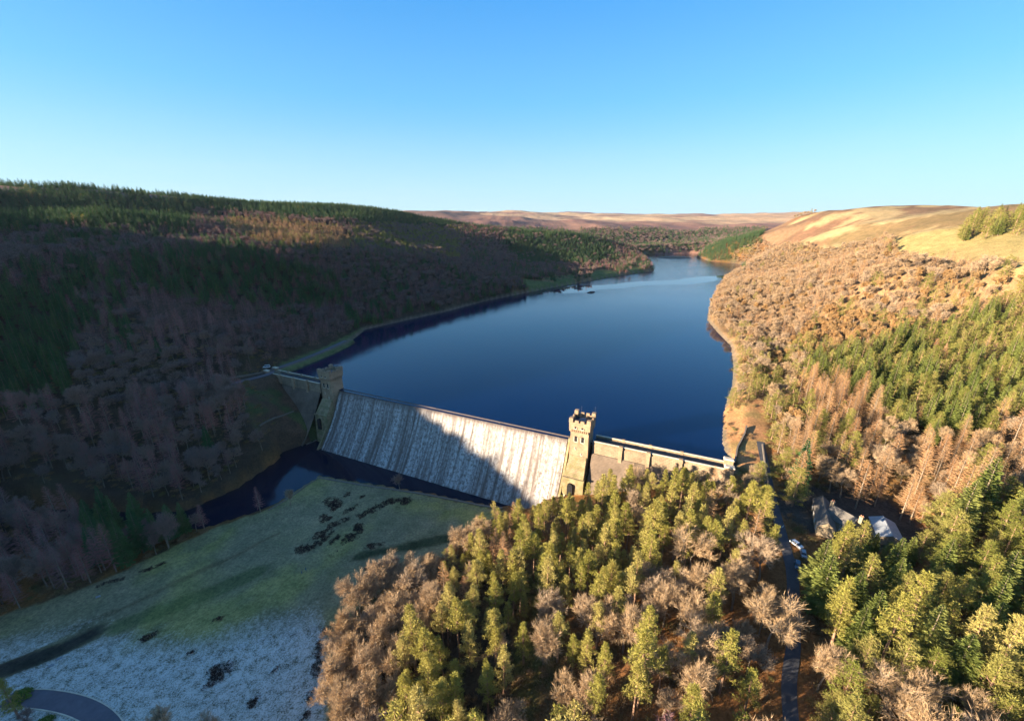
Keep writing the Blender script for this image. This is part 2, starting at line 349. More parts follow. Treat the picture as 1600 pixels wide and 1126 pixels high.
setc(mead, (.27, .245, .095)); setc(mead*sm(.45, .62, n2), (.20, .18, .11), .6); setc(mead*sm(.45, .62, n1), (.22, .19, .12), .8)
# footpaths across the meadow, and two dark strips painting the embankment's shadow
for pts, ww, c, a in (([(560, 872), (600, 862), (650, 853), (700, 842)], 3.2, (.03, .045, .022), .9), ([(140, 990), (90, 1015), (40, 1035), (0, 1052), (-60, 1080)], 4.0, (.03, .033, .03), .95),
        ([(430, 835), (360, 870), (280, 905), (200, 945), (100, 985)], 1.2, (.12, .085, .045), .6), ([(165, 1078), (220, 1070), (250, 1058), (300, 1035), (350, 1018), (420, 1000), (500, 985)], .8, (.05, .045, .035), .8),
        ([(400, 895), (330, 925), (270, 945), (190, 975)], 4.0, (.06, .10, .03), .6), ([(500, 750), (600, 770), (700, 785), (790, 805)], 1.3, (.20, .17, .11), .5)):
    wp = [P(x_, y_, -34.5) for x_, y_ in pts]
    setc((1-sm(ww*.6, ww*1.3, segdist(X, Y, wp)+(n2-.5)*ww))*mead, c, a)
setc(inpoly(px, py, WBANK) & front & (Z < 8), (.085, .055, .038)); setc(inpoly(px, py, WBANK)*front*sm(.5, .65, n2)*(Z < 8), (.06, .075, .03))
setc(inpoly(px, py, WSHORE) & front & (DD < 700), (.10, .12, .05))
shore = segdist(X, Y, LAKE, True)
setc((X < 700) & (Y > 600) & (Y < 1250) & (shore < 55) & (X < Y*.37) & (n1 > .47) & (X > 0), (.10, .12, .045))
setc((1-sm(1, 3.5, shore))*(Z < 12)*(Z > -8), (.15, .12, .09))
# banks of the lane by the dam, bracken orange
bk = inpoly(px, py, [(1128, 640), (1190, 600), (1200, 690), (1180, 745), (1145, 720)]) & front & (Z < 25)
setc(bk, (.36, .19, .09)); setc(bk*sm(.5, .65, n2), (.22, .17, .07), .7)
# moorland
n5 = fbm(X, Y, 90, 61); n6 = fbm(X*.4+Y*.25, Y*.9-X*.35, 45, 71)
setc(moor, (.34, .255, .135)); setc(moor*sm(.44, .50, n6), (.20, .14, .07)); setc(moor*sm(.6, .68, n5), (.26, .14, .08), .7)
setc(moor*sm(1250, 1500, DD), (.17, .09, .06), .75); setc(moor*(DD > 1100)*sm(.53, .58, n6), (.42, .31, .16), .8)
setc(grr, (.31, .235, .10)); setc(grr*sm(.45, .7, n5), (.35, .245, .11), .8); setc(grr*sm(.64, .72, n5)*(DD < 640), (.36, .16, .08))
farm = (far & ~moor)
n7 = fbm(X, Y, 700, 81); n8 = fbm(X*.5, Y, 260, 91)
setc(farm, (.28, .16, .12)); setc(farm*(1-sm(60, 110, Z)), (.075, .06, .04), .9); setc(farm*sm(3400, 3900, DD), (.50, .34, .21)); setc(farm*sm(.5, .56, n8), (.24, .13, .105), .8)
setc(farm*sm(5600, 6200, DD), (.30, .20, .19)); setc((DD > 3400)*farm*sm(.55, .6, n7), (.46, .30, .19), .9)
setc((DD > 1100) & (X < -300) & (Z > 165), (.22, .13, .10))
frost = np.zeros(X.shape)
fy = py-(1005-0.10*px)-40*(n1-.5)
frost = sm(-75, 75, py-(1000-.085*px)+(n1-.5)*70)*mead
frost = np.maximum(frost, .35*mead*sm(-80, 80, py-(930-.1*px)))
frost *= 1-sm(500, 520, px)*0.7
frost *= 1-.0*n1
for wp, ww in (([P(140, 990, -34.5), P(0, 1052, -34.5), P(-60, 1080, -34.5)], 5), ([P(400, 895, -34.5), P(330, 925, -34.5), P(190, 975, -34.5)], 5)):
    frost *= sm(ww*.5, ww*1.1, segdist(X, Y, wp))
yard = np.hypot((X-138)/1.3, Y-142) < 20
setc(yard, (.06, .055, .05))

me = bpy.data.meshes.new('ground')
ny, nx = X.shape
verts = np.stack([X, Y, Z], -1).reshape(-1, 3)
idx = np.arange(nx*ny).reshape(ny, nx)
quads = np.stack([idx[:-1, :-1], idx[:-1, 1:], idx[1:, 1:], idx[1:, :-1]], -1).reshape(-1, 4)
me.vertices.add(len(verts)); me.vertices.foreach_set('co', verts.ravel())
me.loops.add(quads.size); me.loops.foreach_set('vertex_index', quads.ravel().astype(np.int32))
me.polygons.add(len(quads)); me.polygons.foreach_set('loop_start', np.arange(0, quads.size, 4, dtype=np.int32))
me.polygons.foreach_set('use_smooth', np.ones(len(quads), bool))
me.update(); me.validate()
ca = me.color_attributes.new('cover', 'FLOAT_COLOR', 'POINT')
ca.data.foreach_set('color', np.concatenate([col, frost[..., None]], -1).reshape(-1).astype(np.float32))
gm, nt, b = newmat('ground_cover', 1.0, 0.05)
at = nt.nodes.new('ShaderNodeAttribute'); at.attribute_name = 'cover'
geo = nt.nodes.new('ShaderNodeNewGeometry'); pos = geo.outputs['Position']
na = noise(nt, .9, 5, .75, pos); nb = noise(nt, .12, 5, .65, pos); nc = noise(nt, .012, 4, .6, pos)
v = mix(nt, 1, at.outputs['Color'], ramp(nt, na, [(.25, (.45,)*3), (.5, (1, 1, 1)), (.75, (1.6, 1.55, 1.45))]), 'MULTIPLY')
v = mix(nt, 1, v, ramp(nt, nb, [(.3, (.7, .75, .7)), (.7, (1.3, 1.25, 1.2))]), 'MULTIPLY')
v = mix(nt, 1, v, ramp(nt, nc, [(.35, (.82, .85, .85)), (.65, (1.18, 1.12, 1.1))]), 'MULTIPLY')
fa = N(nt, 'ShaderNodeMath', _operation='ADD'); nt.links.new(at.outputs['Alpha'], fa.inputs[0]); nt.links.new(na, fa.inputs[1])
ff = N(nt, 'ShaderNodeMapRange', From_Min=0.95, From_Max=1.42, To_Max=.9); nt.links.new(fa.outputs[0], ff.inputs[0])
nd = noise(nt, 2.2, 3, .7, pos)
nd = mix(nt, .45, nd, noise(nt, .35, 4, .7, pos)); fc = ramp(nt, nd, [(.40, (.10, .095, .065)), (.48, (.40, .38, .33)), (.58, (.62, .59, .54))])
v = mix(nt, ff.outputs[0], v, fc)
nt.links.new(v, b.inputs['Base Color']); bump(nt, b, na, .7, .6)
me.materials.append(gm)
ground = link(bpy.data.objects.new('ground', me)); tag(ground, 'valley floor, hillsides and moorland around the reservoir', 'ground', kind='structure')

# ------------------------------------------------------------------ water
def sheet(name, poly, z, mat, grow=0):
    bm = bmesh.new(); cx = sum(p[0] for p in poly)/len(poly); cy = sum(p[1] for p in poly)/len(poly)
    vs_ = [bm.verts.new((p[0], p[1], z)) for p in poly]
    f_ = bm.faces.new(vs_); bmesh.ops.triangulate(bm, faces=[f_]); bmesh.ops.recalc_face_normals(bm, faces=bm.faces)
    for f_ in bm.faces:
        if f_.normal.z < 0: f_.normal_flip()
    m_ = bpy.data.meshes.new(name); bm.to_mesh(m_); bm.free(); m_.materials.append(mat)
    return link(bpy.data.objects.new(name, m_))
def offset_poly(poly, dist):
    n = len(poly); ar = sum(poly[i][0]*poly[(i+1) % n][1]-poly[(i+1) % n][0]*poly[i][1] for i in range(n)); sg = 1 if ar > 0 else -1
    out = []
    for i in range(n):
        a, b_, c = poly[i-1], poly[i], poly[(i+1) % n]
        d1 = Vector((b_[0]-a[0], b_[1]-a[1])).normalized(); d2 = Vector((c[0]-b_[0], c[1]-b_[1])).normalized()
        t = (d1+d2).normalized() if (d1+d2).length > .1 else d1
        out.append((b_[0]+sg*t.y*dist, b_[1]-sg*t.x*dist))
    return out
def N_map(nt, v, a, b_):
    m_ = N(nt, 'ShaderNodeMapRange', From_Min=a, From_Max=b_); nt.links.new(v, m_.inputs[0]); return m_.outputs[0]
def water_mat(name, base, rough=.1, scale=.25, bd=.12, calm=True):
    m, nt, b = newmat(name, rough, .5); b.inputs['IOR'].default_value = 1.33
    geo = nt.nodes.new('ShaderNodeNewGeometry'); pos = geo.outputs['Position']
    b.inputs['Base Color'].default_value = (*base, 1); b.inputs['Specular IOR Level'].default_value = .6; b.inputs['Specular Tint'].default_value = (.6, .8, 1, 1)
    n_ = noise(nt, scale, 3, .5, pos); bump(nt, b, n_, .25, bd)
    w_ = N(nt, 'ShaderNodeTexNoise', Scale=.004, Detail=3, Distortion=1.0)
    mp = nt.nodes.new('ShaderNodeMapping'); mp.inputs['Scale'].default_value = (.5, 1.8, 1); mp.inputs['Rotation'].default_value = (0, 0, R(-12))
    nt.links.new(pos, mp.inputs[0]); nt.links.new(mp.outputs[0], w_.inputs['Vector'])
    rr = ramp(nt, w_.outputs[0], [(.42, (rough*.6,)*3), (.58, (rough*2.,)*3)])
    if calm:                             # a calm slick crossing the reservoir
        A, B = Vector(P(925, 456, 0)), Vector(P(1160, 436, 0)); n2 = Vector((-(B-A).y, (B-A).x, 0)).normalized()
        dt = nt.nodes.new('ShaderNodeVectorMath'); dt.operation = 'DOT_PRODUCT'; nt.links.new(pos, dt.inputs[0]); dt.inputs[1].default_value = n2
        sb = N(nt, 'ShaderNodeMath', _operation='SUBTRACT'); nt.links.new(dt.outputs['Value'], sb.inputs[0]); sb.inputs[1].default_value = A.dot(n2)
        nz_ = noise(nt, .006, 2, .5, pos); ms_ = N(nt, 'ShaderNodeMath', _operation='MULTIPLY_ADD'); nt.links.new(nz_, ms_.inputs[0]); ms_.inputs[1].default_value = 120; nt.links.new(sb.outputs[0], ms_.inputs[2])
        cr_ = ramp(nt, N_map(nt, ms_.outputs[0], 0, 200), [(.3, (0,)*3), (.36, (1,)*3), (.62, (1,)*3), (.68, (0,)*3)])
        rr = mix(nt, cr_, rr, (.01, .01, .01))
        bn = [q for q in nt.nodes if q.bl_idname == 'ShaderNodeBump'][0]
        iv = N(nt, 'ShaderNodeMapRange', To_Min=1., To_Max=0.0); nt.links.new(cr_, iv.inputs[0]); sy = nt.nodes.new('ShaderNodeSeparateXYZ'); nt.links.new(pos, sy.inputs[0])
        fy_ = N(nt, 'ShaderNodeMapRange', From_Min=420, From_Max=900, To_Min=.12, To_Max=1.); nt.links.new(sy.outputs[1], fy_.inputs[0])
        mm_ = N(nt, 'ShaderNodeMath', _operation='MULTIPLY'); nt.links.new(iv.outputs[0], mm_.inputs[0]); nt.links.new(fy_.outputs[0], mm_.inputs[1]); nt.links.new(mm_.outputs[0], bn.inputs['Strength']); bn.inputs['Distance'].default_value = .4
    nt.links.new(rr, b.inputs['Roughness'])
    return m
M['water'] = water_mat('reservoir_water', (.0008, .0065, .036), .05)
M['pool'] = water_mat('river_water', (.002, .006, .02), .05, calm=False)
lk = offset_poly(LAKE[:-4], 9)[1:-1]
lk = [D(-78, 0.9)]+[(D(-90, -12)[0], D(-90, -12)[1])]+lk+[D(268, -10), D(256, 0.9)]
o = sheet('reservoir_water', lk, 0, M['water']); tag(o, 'deep blue reservoir held back by the stone dam', 'water', kind='structure')
o = sheet('river_water', offset_poly(BASIN, 3), -36.9, M['pool']); tag(o, 'dark pool and river below the dam', 'water', kind='structure')

# ------------------------------------------------------------------ dam
def stone(name, c1, c2, c3, sc=1.0, bsc=.5, moss=0., big=True):
    m, nt, b = newmat(name, .92, .15)
    tc = nt.nodes.new('ShaderNodeTexCoord'); mp = nt.nodes.new('ShaderNodeMapping'); mp.inputs['Rotation'].default_value = (R(90), 0, 0)
    # courses run along the dam: rotate the object space so that x follows the dam
    mp2 = nt.nodes.new('ShaderNodeMapping'); mp2.inputs['Rotation'].default_value = (0, 0, math.atan2(.416, .909))
    nt.links.new(tc.outputs['Object'], mp2.inputs[0])
    sx = nt.nodes.new('ShaderNodeSeparateXYZ'); nt.links.new(mp2.outputs[0], sx.inputs[0])
    ad = N(nt, 'ShaderNodeMath', _operation='ADD'); nt.links.new(sx.outputs[0], ad.inputs[0]); nt.links.new(sx.outputs[1], ad.inputs[1])
    cb = nt.nodes.new('ShaderNodeCombineXYZ'); nt.links.new(ad.outputs[0], cb.inputs[0]); nt.links.new(sx.outputs[2], cb.inputs[1])
    br = N(nt, 'ShaderNodeTexBrick', Scale=1.0); br.inputs['Brick Width'].default_value = 1.6*sc; br.inputs['Row Height'].default_value = .7*sc
    br.inputs['Mortar Size'].default_value = .05*sc; br.inputs['Color1'].default_value = (*c1, 1); br.inputs['Color2'].default_value = (*c2, 1); br.inputs['Mortar'].default_value = (*[x*.45 for x in c3], 1)
    nt.links.new(cb.outputs[0], br.inputs['Vector'])
    n1_ = noise(nt, .6, 5, .7); n2_ = noise(nt, .12, 4, .6); n3_ = noise(nt, .25, 4, .6, stretch=(1, 1, .25))
    c = mix(nt, ramp(nt, n1_, [(.35, (0,)*3), (.7, (.8,)*3)]), br.outputs[0], c3)
    c = mix(nt, 1, c, ramp(nt, n2_, [(.3, (.7,)*3), (.7, (1.25,)*3)]), 'MULTIPLY')
    c = mix(nt, ramp(nt, n3_, [(.5, (0,)*3), (.75, (.45,)*3)]), c, (.07, .055, .045))
    if moss: c = mix(nt, ramp(nt, noise(nt, .35, 5, .7), [(.42, (0,)*3), (.6, (moss,)*3)]), c, (.11, .12, .03))
    nt.links.new(c, b.inputs['Base Color']); bump(nt, b, mix(nt, .5, br.outputs['Fac'], n1_), .8, -.15*sc)
    return m
M['stone'] = stone('tower_gritstone', (.41, .285, .18), (.31, .215, .135), (.37, .26, .165), .8)
M['stonem'] = stone('mossy_gritstone', (.37, .28, .17), (.30, .225, .135), (.34, .26, .15), 1.0, moss=.5)
M['parapet'] = stone('parapet_stone', (.31, .23, .15), (.25, .185, .12), (.32, .245, .165), 1.2)
M['wing'] = stone('rough_dam_stone', (.17, .125, .09), (.13, .10, .075), (.18, .135, .10), 1.0)
M['cope'] = simple('coping_stone', (.52, .44, .33), .9, .2, .5)
M['deckdark'] = simple('walkway_asphalt', (.05, .05, .052), .9, .2, .6)
M['dark'] = simple('dark_opening', (.012, .012, .014), .6, .1)
M['lead'] = simple('lead_roof', (.09, .10, .12), .55, .3, .8)
M['iron'] = simple('iron', (.10, .10, .105), .5, .2, 2, .5, .6)
def off(z):                               # downstream offset of the face at height z
    t = np.clip(-np.asarray(z, float), 0, 40); return 1.2+t*.40+t*t*.0058-1.2*np.exp(-t/1.2)
dam = empty('masonry_dam', D(85, 10, -37)); tag(dam, 'long stone masonry dam with water spilling down its curved face between two towers', 'dam')
def dpart(mb, name, mats, smooth=False):
    o_ = mb.build(name, mats, None, smooth); o_.parent = dam; o_.matrix_parent_inverse = Matrix.Translation(-dam.location); return o_
def foot(s): return np.interp(s, [-78, -60, -40, -22, -8, 0, 160, 172, 190, 215, 240, 256], [1, -8, -19, -31, -38, -39, -39, -31, -26, -17, -8, -2])
# spillway body
sp = MB(); zs = [0, -.6, -1.5, -3]+list(range(-5, -40, -2)); ss = list(np.arange(-6, 173.1, 4))
for i in range(len(ss)-1):
    sp.face([D(ss[i], -3, -.25), D(ss[i+1], -3, -.25), D(ss[i+1], off(0), -.25), D(ss[i], off(0), -.25)][::1])
    for j in range(len(zs)-1):
        sp.face([D(ss[i], off(zs[j+1])-.5, zs[j+1]-.25), D(ss[i+1], off(zs[j+1])-.5, zs[j+1]-.25), D(ss[i+1], off(zs[j])-.5, zs[j]-.25), D(ss[i], off(zs[j])-.5, zs[j]-.25)])
dpart(sp, 'spillway_wall', M['wing'])
# falling water: a rippled sheet over the face
fw, nt, b = newmat('cascade', .55, .4)
tc = nt.nodes.new('ShaderNodeTexCoord'); uvv = tc.outputs['UV']
def uvn(sx_, sy_, detail=4, rough=.6):
    mp = nt.nodes.new('ShaderNodeMapping'); mp.inputs['Scale'].default_value = (sx_, sy_, 1); nt.links.new(uvv, mp.inputs[0])
    return noise(nt, 1, detail, rough, mp.outputs[0])
a_ = uvn(.16, .004, 3, .65); b_ = uvn(.9, .03, 4, .65); c_ = uvn(.62, .42, 4, .85); d_ = uvn(.35, .012, 2, .5)
strk = mix(nt, .5, a_, b_); strk = mix(nt, .35, strk, d_)
fac = ramp(nt, strk, [(.42, (.05,)*3), (.48, (.45,)*3), (.55, (1,)*3)])
gr = ramp(nt, c_, [(.40, (.12,)*3), (.54, (1.0,)*3)])
fac2 = mix(nt, 1, fac, gr, 'MULTIPLY')
topm = N(nt, 'ShaderNodeSeparateXYZ'); nt.links.new(uvv, topm.inputs[0])
tm = N(nt, 'ShaderNodeMapRange', From_Min=2.2, From_Max=8); nt.links.new(topm.outputs[1], tm.inputs[0])
fac3 = mix(nt, 1, fac2, tm.outputs[0], 'MULTIPLY')
colw = mix(nt, fac3, (.10, .07, .055), (.44, .42, .395))
nt.links.new(colw, b.inputs['Base Color']); bump(nt, b, mix(nt, .5, c_, b_), 1.0, .5)
rs = np.arange(-2.5, 171.3, .6); rz = np.concatenate([np.array([.12, .1, -.1, -.4, -.9, -1.5, -2.2]), np.arange(-3, -37.6, -1.)])
cm = MB(); NV = []
arc = 0; prev = None; vv = []
for z_ in rz:
    o_ = float(off(z_)) if z_ < .1 else -2.5
    if prev is not None: arc += math.hypot(z_-prev[0], o_-prev[1])
    prev = (z_, o_); vv.append((z_, o_, arc))
lo = np.interp(rs, [-3, 150, 157, 161, 166, 171], [-37.5, -37.5, -36.5, -33.5, -30, -27.5])
uvs = []
for i, s_ in enumerate(rs):
    for j, (z_, o_, a2) in enumerate(vv):
        zz = max(z_, lo[i]); oo = float(off(zz)) if z_ < .1 else o_
        jit = (vnoise(s_, a2*.12, 1.3, 5)-.5)*.35+(vnoise(s_, a2, .9, 8)-.5)*.22
        NV.append(D(s_, oo+(jit+.12 if z_ < -.5 else 0), zz)); uvs.append((s_, a2))
nvz = len(vv); F_ = []
for i in range(len(rs)-1):
    for j in range(nvz-1):
        F_.append((i*nvz+j, i*nvz+j+1, (i+1)*nvz+j+1, (i+1)*nvz+j))
wm = bpy.data.meshes.new('falling_water'); wm.from_pydata(NV, [], F_); uvl = wm.uv_layers.new(name='UVMap')
li = np.empty(len(wm.loops), np.int32); wm.loops.foreach_get('vertex_index', li)
uvl.data.foreach_set('uv', np.array(uvs, np.float32)[li].ravel()); wm.materials.append(fw); wm.polygons.foreach_set('use_smooth', [True]*len(F_))
o = link(bpy.data.objects.new('falling_water', wm)); tag(o, 'thin white sheet of water running down the dam face', 'water', kind='structure')
# wings
def wing(s0, s1, pil, side):
    st = np.arange(s0, s1+.01, (s1-s0)/round(abs(s1-s0)/3.))
    body = MB(); pan = MB(); wk = MB(); par = {1: MB(), -1: MB()}; cop = {1: MB(), -1: MB()}
    for i in range(len(st)-1):
        a, c = float(st[i]), float(st[i+1])
        body.face([D(a, -3.4, -12), D(a, -3.4, 2.6), D(c, -3.4, 2.6), D(c, -3.4, -12)])
        zz = [-3.2, -6, -10, -15, -20, -26, -32, -39]
        for j in range(len(zz)-1):
            body.face([D(a, off(zz[j+1])+2.2, zz[j+1]), D(c, off(zz[j+1])+2.2, zz[j+1]), D(c, off(zz[j])+2.2, zz[j]), D(a, off(zz[j])+2.2, zz[j])])
        wk.face([D(a, -3.4, 2.6), D(c, -3.4, 2.6), D(c, 3.3, 2.6), D(a, 3.3, 2.6)])
        pan.hexa([D(a, 3.3, -3.6), D(c, 3.3, -3.6), D(c, 4.1, -3.6), D(a, 4.1, -3.6), D(a, 3.3, 2.6), D(c, 3.3, 2.6), D(c, 4.1, 2.6), D(a, 4.1, 2.6)])
        for q, (n0, n1_) in ((1, (3.45, 4.0)), (-1, (-3.9, -3.4))):
            par[q].hexa([D(a, n0, 2.6), D(c, n0, 2.6), D(c, n1_, 2.6), D(a, n1_, 2.6), D(a, n0, 3.75), D(c, n0, 3.75), D(c, n1_, 3.75), D(a, n1_, 3.75)])
            cop[q].hexa([D(a, n0-.18, 3.75), D(c, n0-.18, 3.75), D(c, n1_+.22, 3.75), D(a, n1_+.22, 3.75), D(a, n0-.1, 4.05), D(c, n0-.1, 4.05), D(c, n1_+.12, 4.05), D(a, n1_+.12, 4.05)])
    dpart(body, 'battered_wall', M['wing']); dpart(pan, 'upper_wall', M['parapet']); dpart(wk, 'walkway', M['deckdark'])
    for q in (1, -1):
        o1 = dpart(par[q], 'parapet', M['parapet']); cop[q].build('coping', M['cope'], o1)
        o1.children[0].matrix_parent_inverse = o1.matrix_parent_inverse.copy()
        o1.children[0].matrix_parent_inverse = Matrix.Identity(4)
    for s_ in pil:
        p_ = MB(); p_.hexa([D(s_-.9, 3.2, -6.5), D(s_+.9, 3.2, -6.5), D(s_+.9, 5.6, -6.5), D(s_-.9, 5.6, -6.5), D(s_-.9, 3.2, 2.5), D(s_+.9, 3.2, 2.5), D(s_+.9, 4.9, 2.5), D(s_-.9, 4.9, 2.5)])
        p_.hexa([D(s_-1.1, 3.15, 2.5), D(s_+1.1, 3.15, 2.5), D(s_+1.1, 5.15, 2.5), D(s_-1.1, 5.15, 2.5), D(s_-.95, 3.25, 4.3), D(s_+.95, 3.25, 4.3), D(s_+.95, 4.9, 4.3), D(s_-.95, 4.9, 4.3)])
        dpart(p_, 'buttress', M['stone'])
        p_ = MB(); p_.hexa([D(s_-.8, -4.2, 2.4), D(s_+.8, -4.2, 2.4), D(s_+.8, -3.2, 2.4), D(s_-.8, -3.2, 2.4), D(s_-.8, -4.2, 4.5), D(s_+.8, -4.2, 4.5), D(s_+.8, -3.2, 4.5), D(s_-.8, -3.2, 4.5)])
        dpart(p_, 'pier', M['stone'])
wing(186, 250, [201, 215, 230.5], 1); wing(-76, -19, [-62, -47, -32], -1)

def tower(s0, label, antenna):
    """square gritstone tower; s0 = position along the dam, local x along the dam, local y upstream"""
    rz_ = math.atan2(U[1], U[0]); ox, oy, _ = D(s0, 0)
    t = empty('stone_tower', (ox, oy, -20), rz_); tag(t, label, 'tower', 'twin towers standing on the dam')
    z0 = 20.
    def T(x, y, z): return (x, y, z+z0)
    hw = 4.9; f0 = -6.6; b0 = 4.0      # half width, front (downstream) and back y
    sh = MB(); sh.box(-hw-.5, hw+.5, f0-.5, b0+.5, -19.5, -2, 0, T, .25); sh.box(-hw-.22, hw+.22, f0-.22, b0+.2, -2, 10.2, 0, T, .22)
    # corner turret strips
    sh.build('shaft', M['stone'], t)
    bt = MB()                             # sloping buttress on the downstream side
    w1, w2 = hw+1.0, hw-.2
    bt.hexa([T(-w1, -16.5, -38), T(w1, -16.5, -38), T(w1, f0+1, -38), T(-w1, f0+1, -38), T(-w1+.2, -15, -15), T(w1-.2, -15, -15), T(w1-.2, f0+1, -15), T(-w1+.2, f0+1, -15)])
    bt.hexa([T(-w1+.5, -14.6, -15), T(w1-.5, -14.6, -15), T(w1-.5, f0+1, -15), T(-w1+.5, f0+1, -15), T(-w2, f0-.6, -5.5), T(w2, f0-.6, -5.5), T(w2, f0+1, -5.5), T(-w2, f0+1, -5.5)])
    bt.box(-w1-.1, w1+.1, -15.5, -14.7, -15.6, -14.8, 0, T)
    ob = bt.build('sloping_buttress', M['stonem'], t)
    dr = MB(); dr.box(-2.8, .2, -16.6, -14.5, -26, -19.2, 0, T)
    for k in range(8):
        a0 = math.pi*k/8; a1 = math.pi*(k+1)/8
        dr.hexa([T(-1.3+1.5*math.cos(a1), -16.55, -19.2), T(-1.3+1.5*math.cos(a0), -16.55, -19.2), T(-1.3+1.5*math.cos(a0), -14.6, -19.2), T(-1.3+1.5*math.cos(a1), -14.6, -19.2),
                 T(-1.3+1.5*math.cos(a1), -16.55, -19.2+1.3*math.sin(a1)+.01), T(-1.3+1.5*math.cos(a0), -16.55, -19.2+1.3*math.sin(a0)+.01), T(-1.3+1.5*math.cos(a0), -14.6, -19.2+1.3*math.sin(a0)+.01), T(-1.3+1.5*math.cos(a1), -14.6, -19.2+1.3*math.sin(a1)+.01)])
    dr.build('doorway', M['dark'], t)
    # corbels and projecting parapet
    cb = MB(); cn = 9
    for k in range(cn):
        x_ = -hw+.35+k*(2*hw-.7)/(cn-1)
        for yy0, yy1 in ((f0-.95, f0+.2), (b0-.2, b0+.95)): cb.box(x_-.3, x_+.3, yy0, yy1, 8.7, 10.4, 0, T)
        y_ = f0+.35+k*(b0-f0-.7)/(cn-1)
        for xx0, xx1 in ((-hw-.95, -hw+.2), (hw-.2, hw+.95)): cb.box(xx0, xx1, y_-.3, y_+.3, 8.7, 10.4, 0, T)
    cb.build('corbel_row', M['stone'], t)
    pr = MB(); e = .85
    for (xa, xb, ya, yb) in ((-hw-e, hw+e, f0-e, f0-e+.8), (-hw-e, hw+e, b0+e-.8, b0+e), (-hw-e, -hw-e+.8, f0-e+.8, b0+e-.8), (hw+e-.8, hw+e, f0-e+.8, b0+e-.8)):
        pr.box(xa, xb, ya, yb, 10.4, 14.6, 0, T)
    pr.box(-hw-e-.15, hw+e+.15, f0-e-.15, f0-e, 13.0, 13.35, 0, T); pr.box(-hw-e-.15, -hw-e, f0-e, b0+e, 13.0, 13.35, 0, T); pr.box(hw+e, hw+e+.15, f0-e, b0+e, 13.0, 13.35, 0, T)
    # merlons
    def mer(xa, xb, ya, yb, h=1.2): pr.box(xa, xb, ya, yb, 14.6, 14.6+h, 0, T)
    for k in range(4):
        c0 = -hw-e+k*(2*(hw+e)-2.3)/3.
        if 0 < k < 3:
            mer(c0, c0+2.0, f0-e, f0-e+.8); mer(c0, c0+2.0, b0+e-.8, b0+e)
        c1 = f0-e+k*((b0-f0+2*e)-2.3)/3.
        if 0 < k < 3:
            mer(-hw-e, -hw-e+.8, c1, c1+2.0); mer(hw+e-.8, hw+e, c1, c1+2.0)
    for sx_ in (-1, 1):
        for (ya, yb) in ((f0-e-.25, f0-e+2.0), (b0+e-2.0, b0+e+.25)):
            xa, xb = (-hw-e-.25, -hw-e+2.0) if sx_ < 0 else (hw+e-2.0, hw+e+.25)
            pr.box(xa, xb, ya, yb, 14.3, 16.9, 0, T, .1)
    pr.build('battlements', M['stone'], t)
    rf = MB(); rf.box(-hw-.3, hw+.3, f0-.3, b0+.3, 10.5, 12.4, 0, T); rf.hexa([T(-3, -4, 12.4), T(3, -4, 12.4), T(3, 2.5, 12.4), T(-3, 2.5, 12.4), T(-1.5, -2.5, 14.2), T(1.5, -2.5, 14.2), T(1.5, 1, 14.2), T(-1.5, 1, 14.2)])
    rf.build('roof_deck', M['lead'], t)
    # windows
    def win(cx_, y_, z_, w_, h_, axis_='x', arch=True):
        wf = MB(); wd = MB()
        def Q(a, d, z): return T(a, y_+d, z) if axis_ == 'x' else T(y_-d, a, z)
        dd = -1 if axis_ == 'x' else 1
        def slab(mb_, a0, a1, z0_, z1_, d0, d1, a0t=None, a1t=None):
            a0t = a0 if a0t is None else a0t; a1t = a1 if a1t is None else a1t
            mb_.hexa([Q(a0, d0, z0_), Q(a1, d0, z0_), Q(a1, d1, z0_), Q(a0, d1, z0_), Q(a0t, d0, z1_), Q(a1t, d0, z1_), Q(a1t, d1, z1_), Q(a0t, d1, z1_)])
        slab(wd, cx_-w_/2, cx_+w_/2, z_, z_+h_, -.06, .5)
        if arch:
            for k in range(5):
                t0 = k/5.; t1 = (k+1)/5.
                slab(wd, cx_-w_/2*math.sqrt(1-t0*t0), cx_+w_/2*math.sqrt(1-t0*t0), z_+h_+t0*w_/2, z_+h_+t1*w_/2, -.06, .5, cx_-w_/2*math.sqrt(max(0, 1-t1*t1)), cx_+w_/2*math.sqrt(max(0, 1-t1*t1)))
        slab(wf, cx_-w_/2-.3, cx_-w_/2, z_-.3, z_+h_+.2, -.16, .3); slab(wf, cx_+w_/2, cx_+w_/2+.3, z_-.3, z_+h_+.2, -.16, .3)
        slab(wf, cx_-w_/2, cx_+w_/2, z_-.4, z_, -.25, .3)
        ow = wd.build('window', M['dark'], t); wf.build('window_surround', M['cope'], ow)
    for cx_ in (-1.9, 1.9):
        win(cx_, f0-.1, 3.0, 1.7, 2.5); win(cx_-.3, f0-.1-.92, 11.2, 1.2, .5, arch=True)
    for cy_ in (-3.2, .6):
        win(cy_, -hw-.1, 3.0, 1.6, 2.5, 'y')
    win(-1.8, f0-.3, -1.6, .5, 1.0, arch=False); win(1.8, f0-.35, -4.6, .5, 1.0, arch=False)
    for (ax, ay, h) in antenna:
        am = MB(); am.tube(T(ax, ay, 12), T(ax, ay, 16.5+h), .11, .06, 5); am.tube(T(ax-.5, ay, 15.5+h), T(ax+.5, ay, 15.5+h), .05, .05, 4)
        am.build('antenna_mast', M['iron'], t)
    if antenna:
        rl = MB()
        for k in range(7):
            x_ = -5+k*1.6; rl.tube(T(x_, f0+1.2, 12.4), T(x_, f0+1.2, 15.4), .05, .05, 4)
        rl.tube(T(-5, f0+1.2, 15.4), T(4.7, f0+1.2, 15.4), .06, .06, 4); rl.tube(T(-5, f0+1.2, 14.0), T(4.7, f0+1.2, 14.0), .05, .05, 4)
        rl.build('roof_railing', M['iron'], t)
    return t
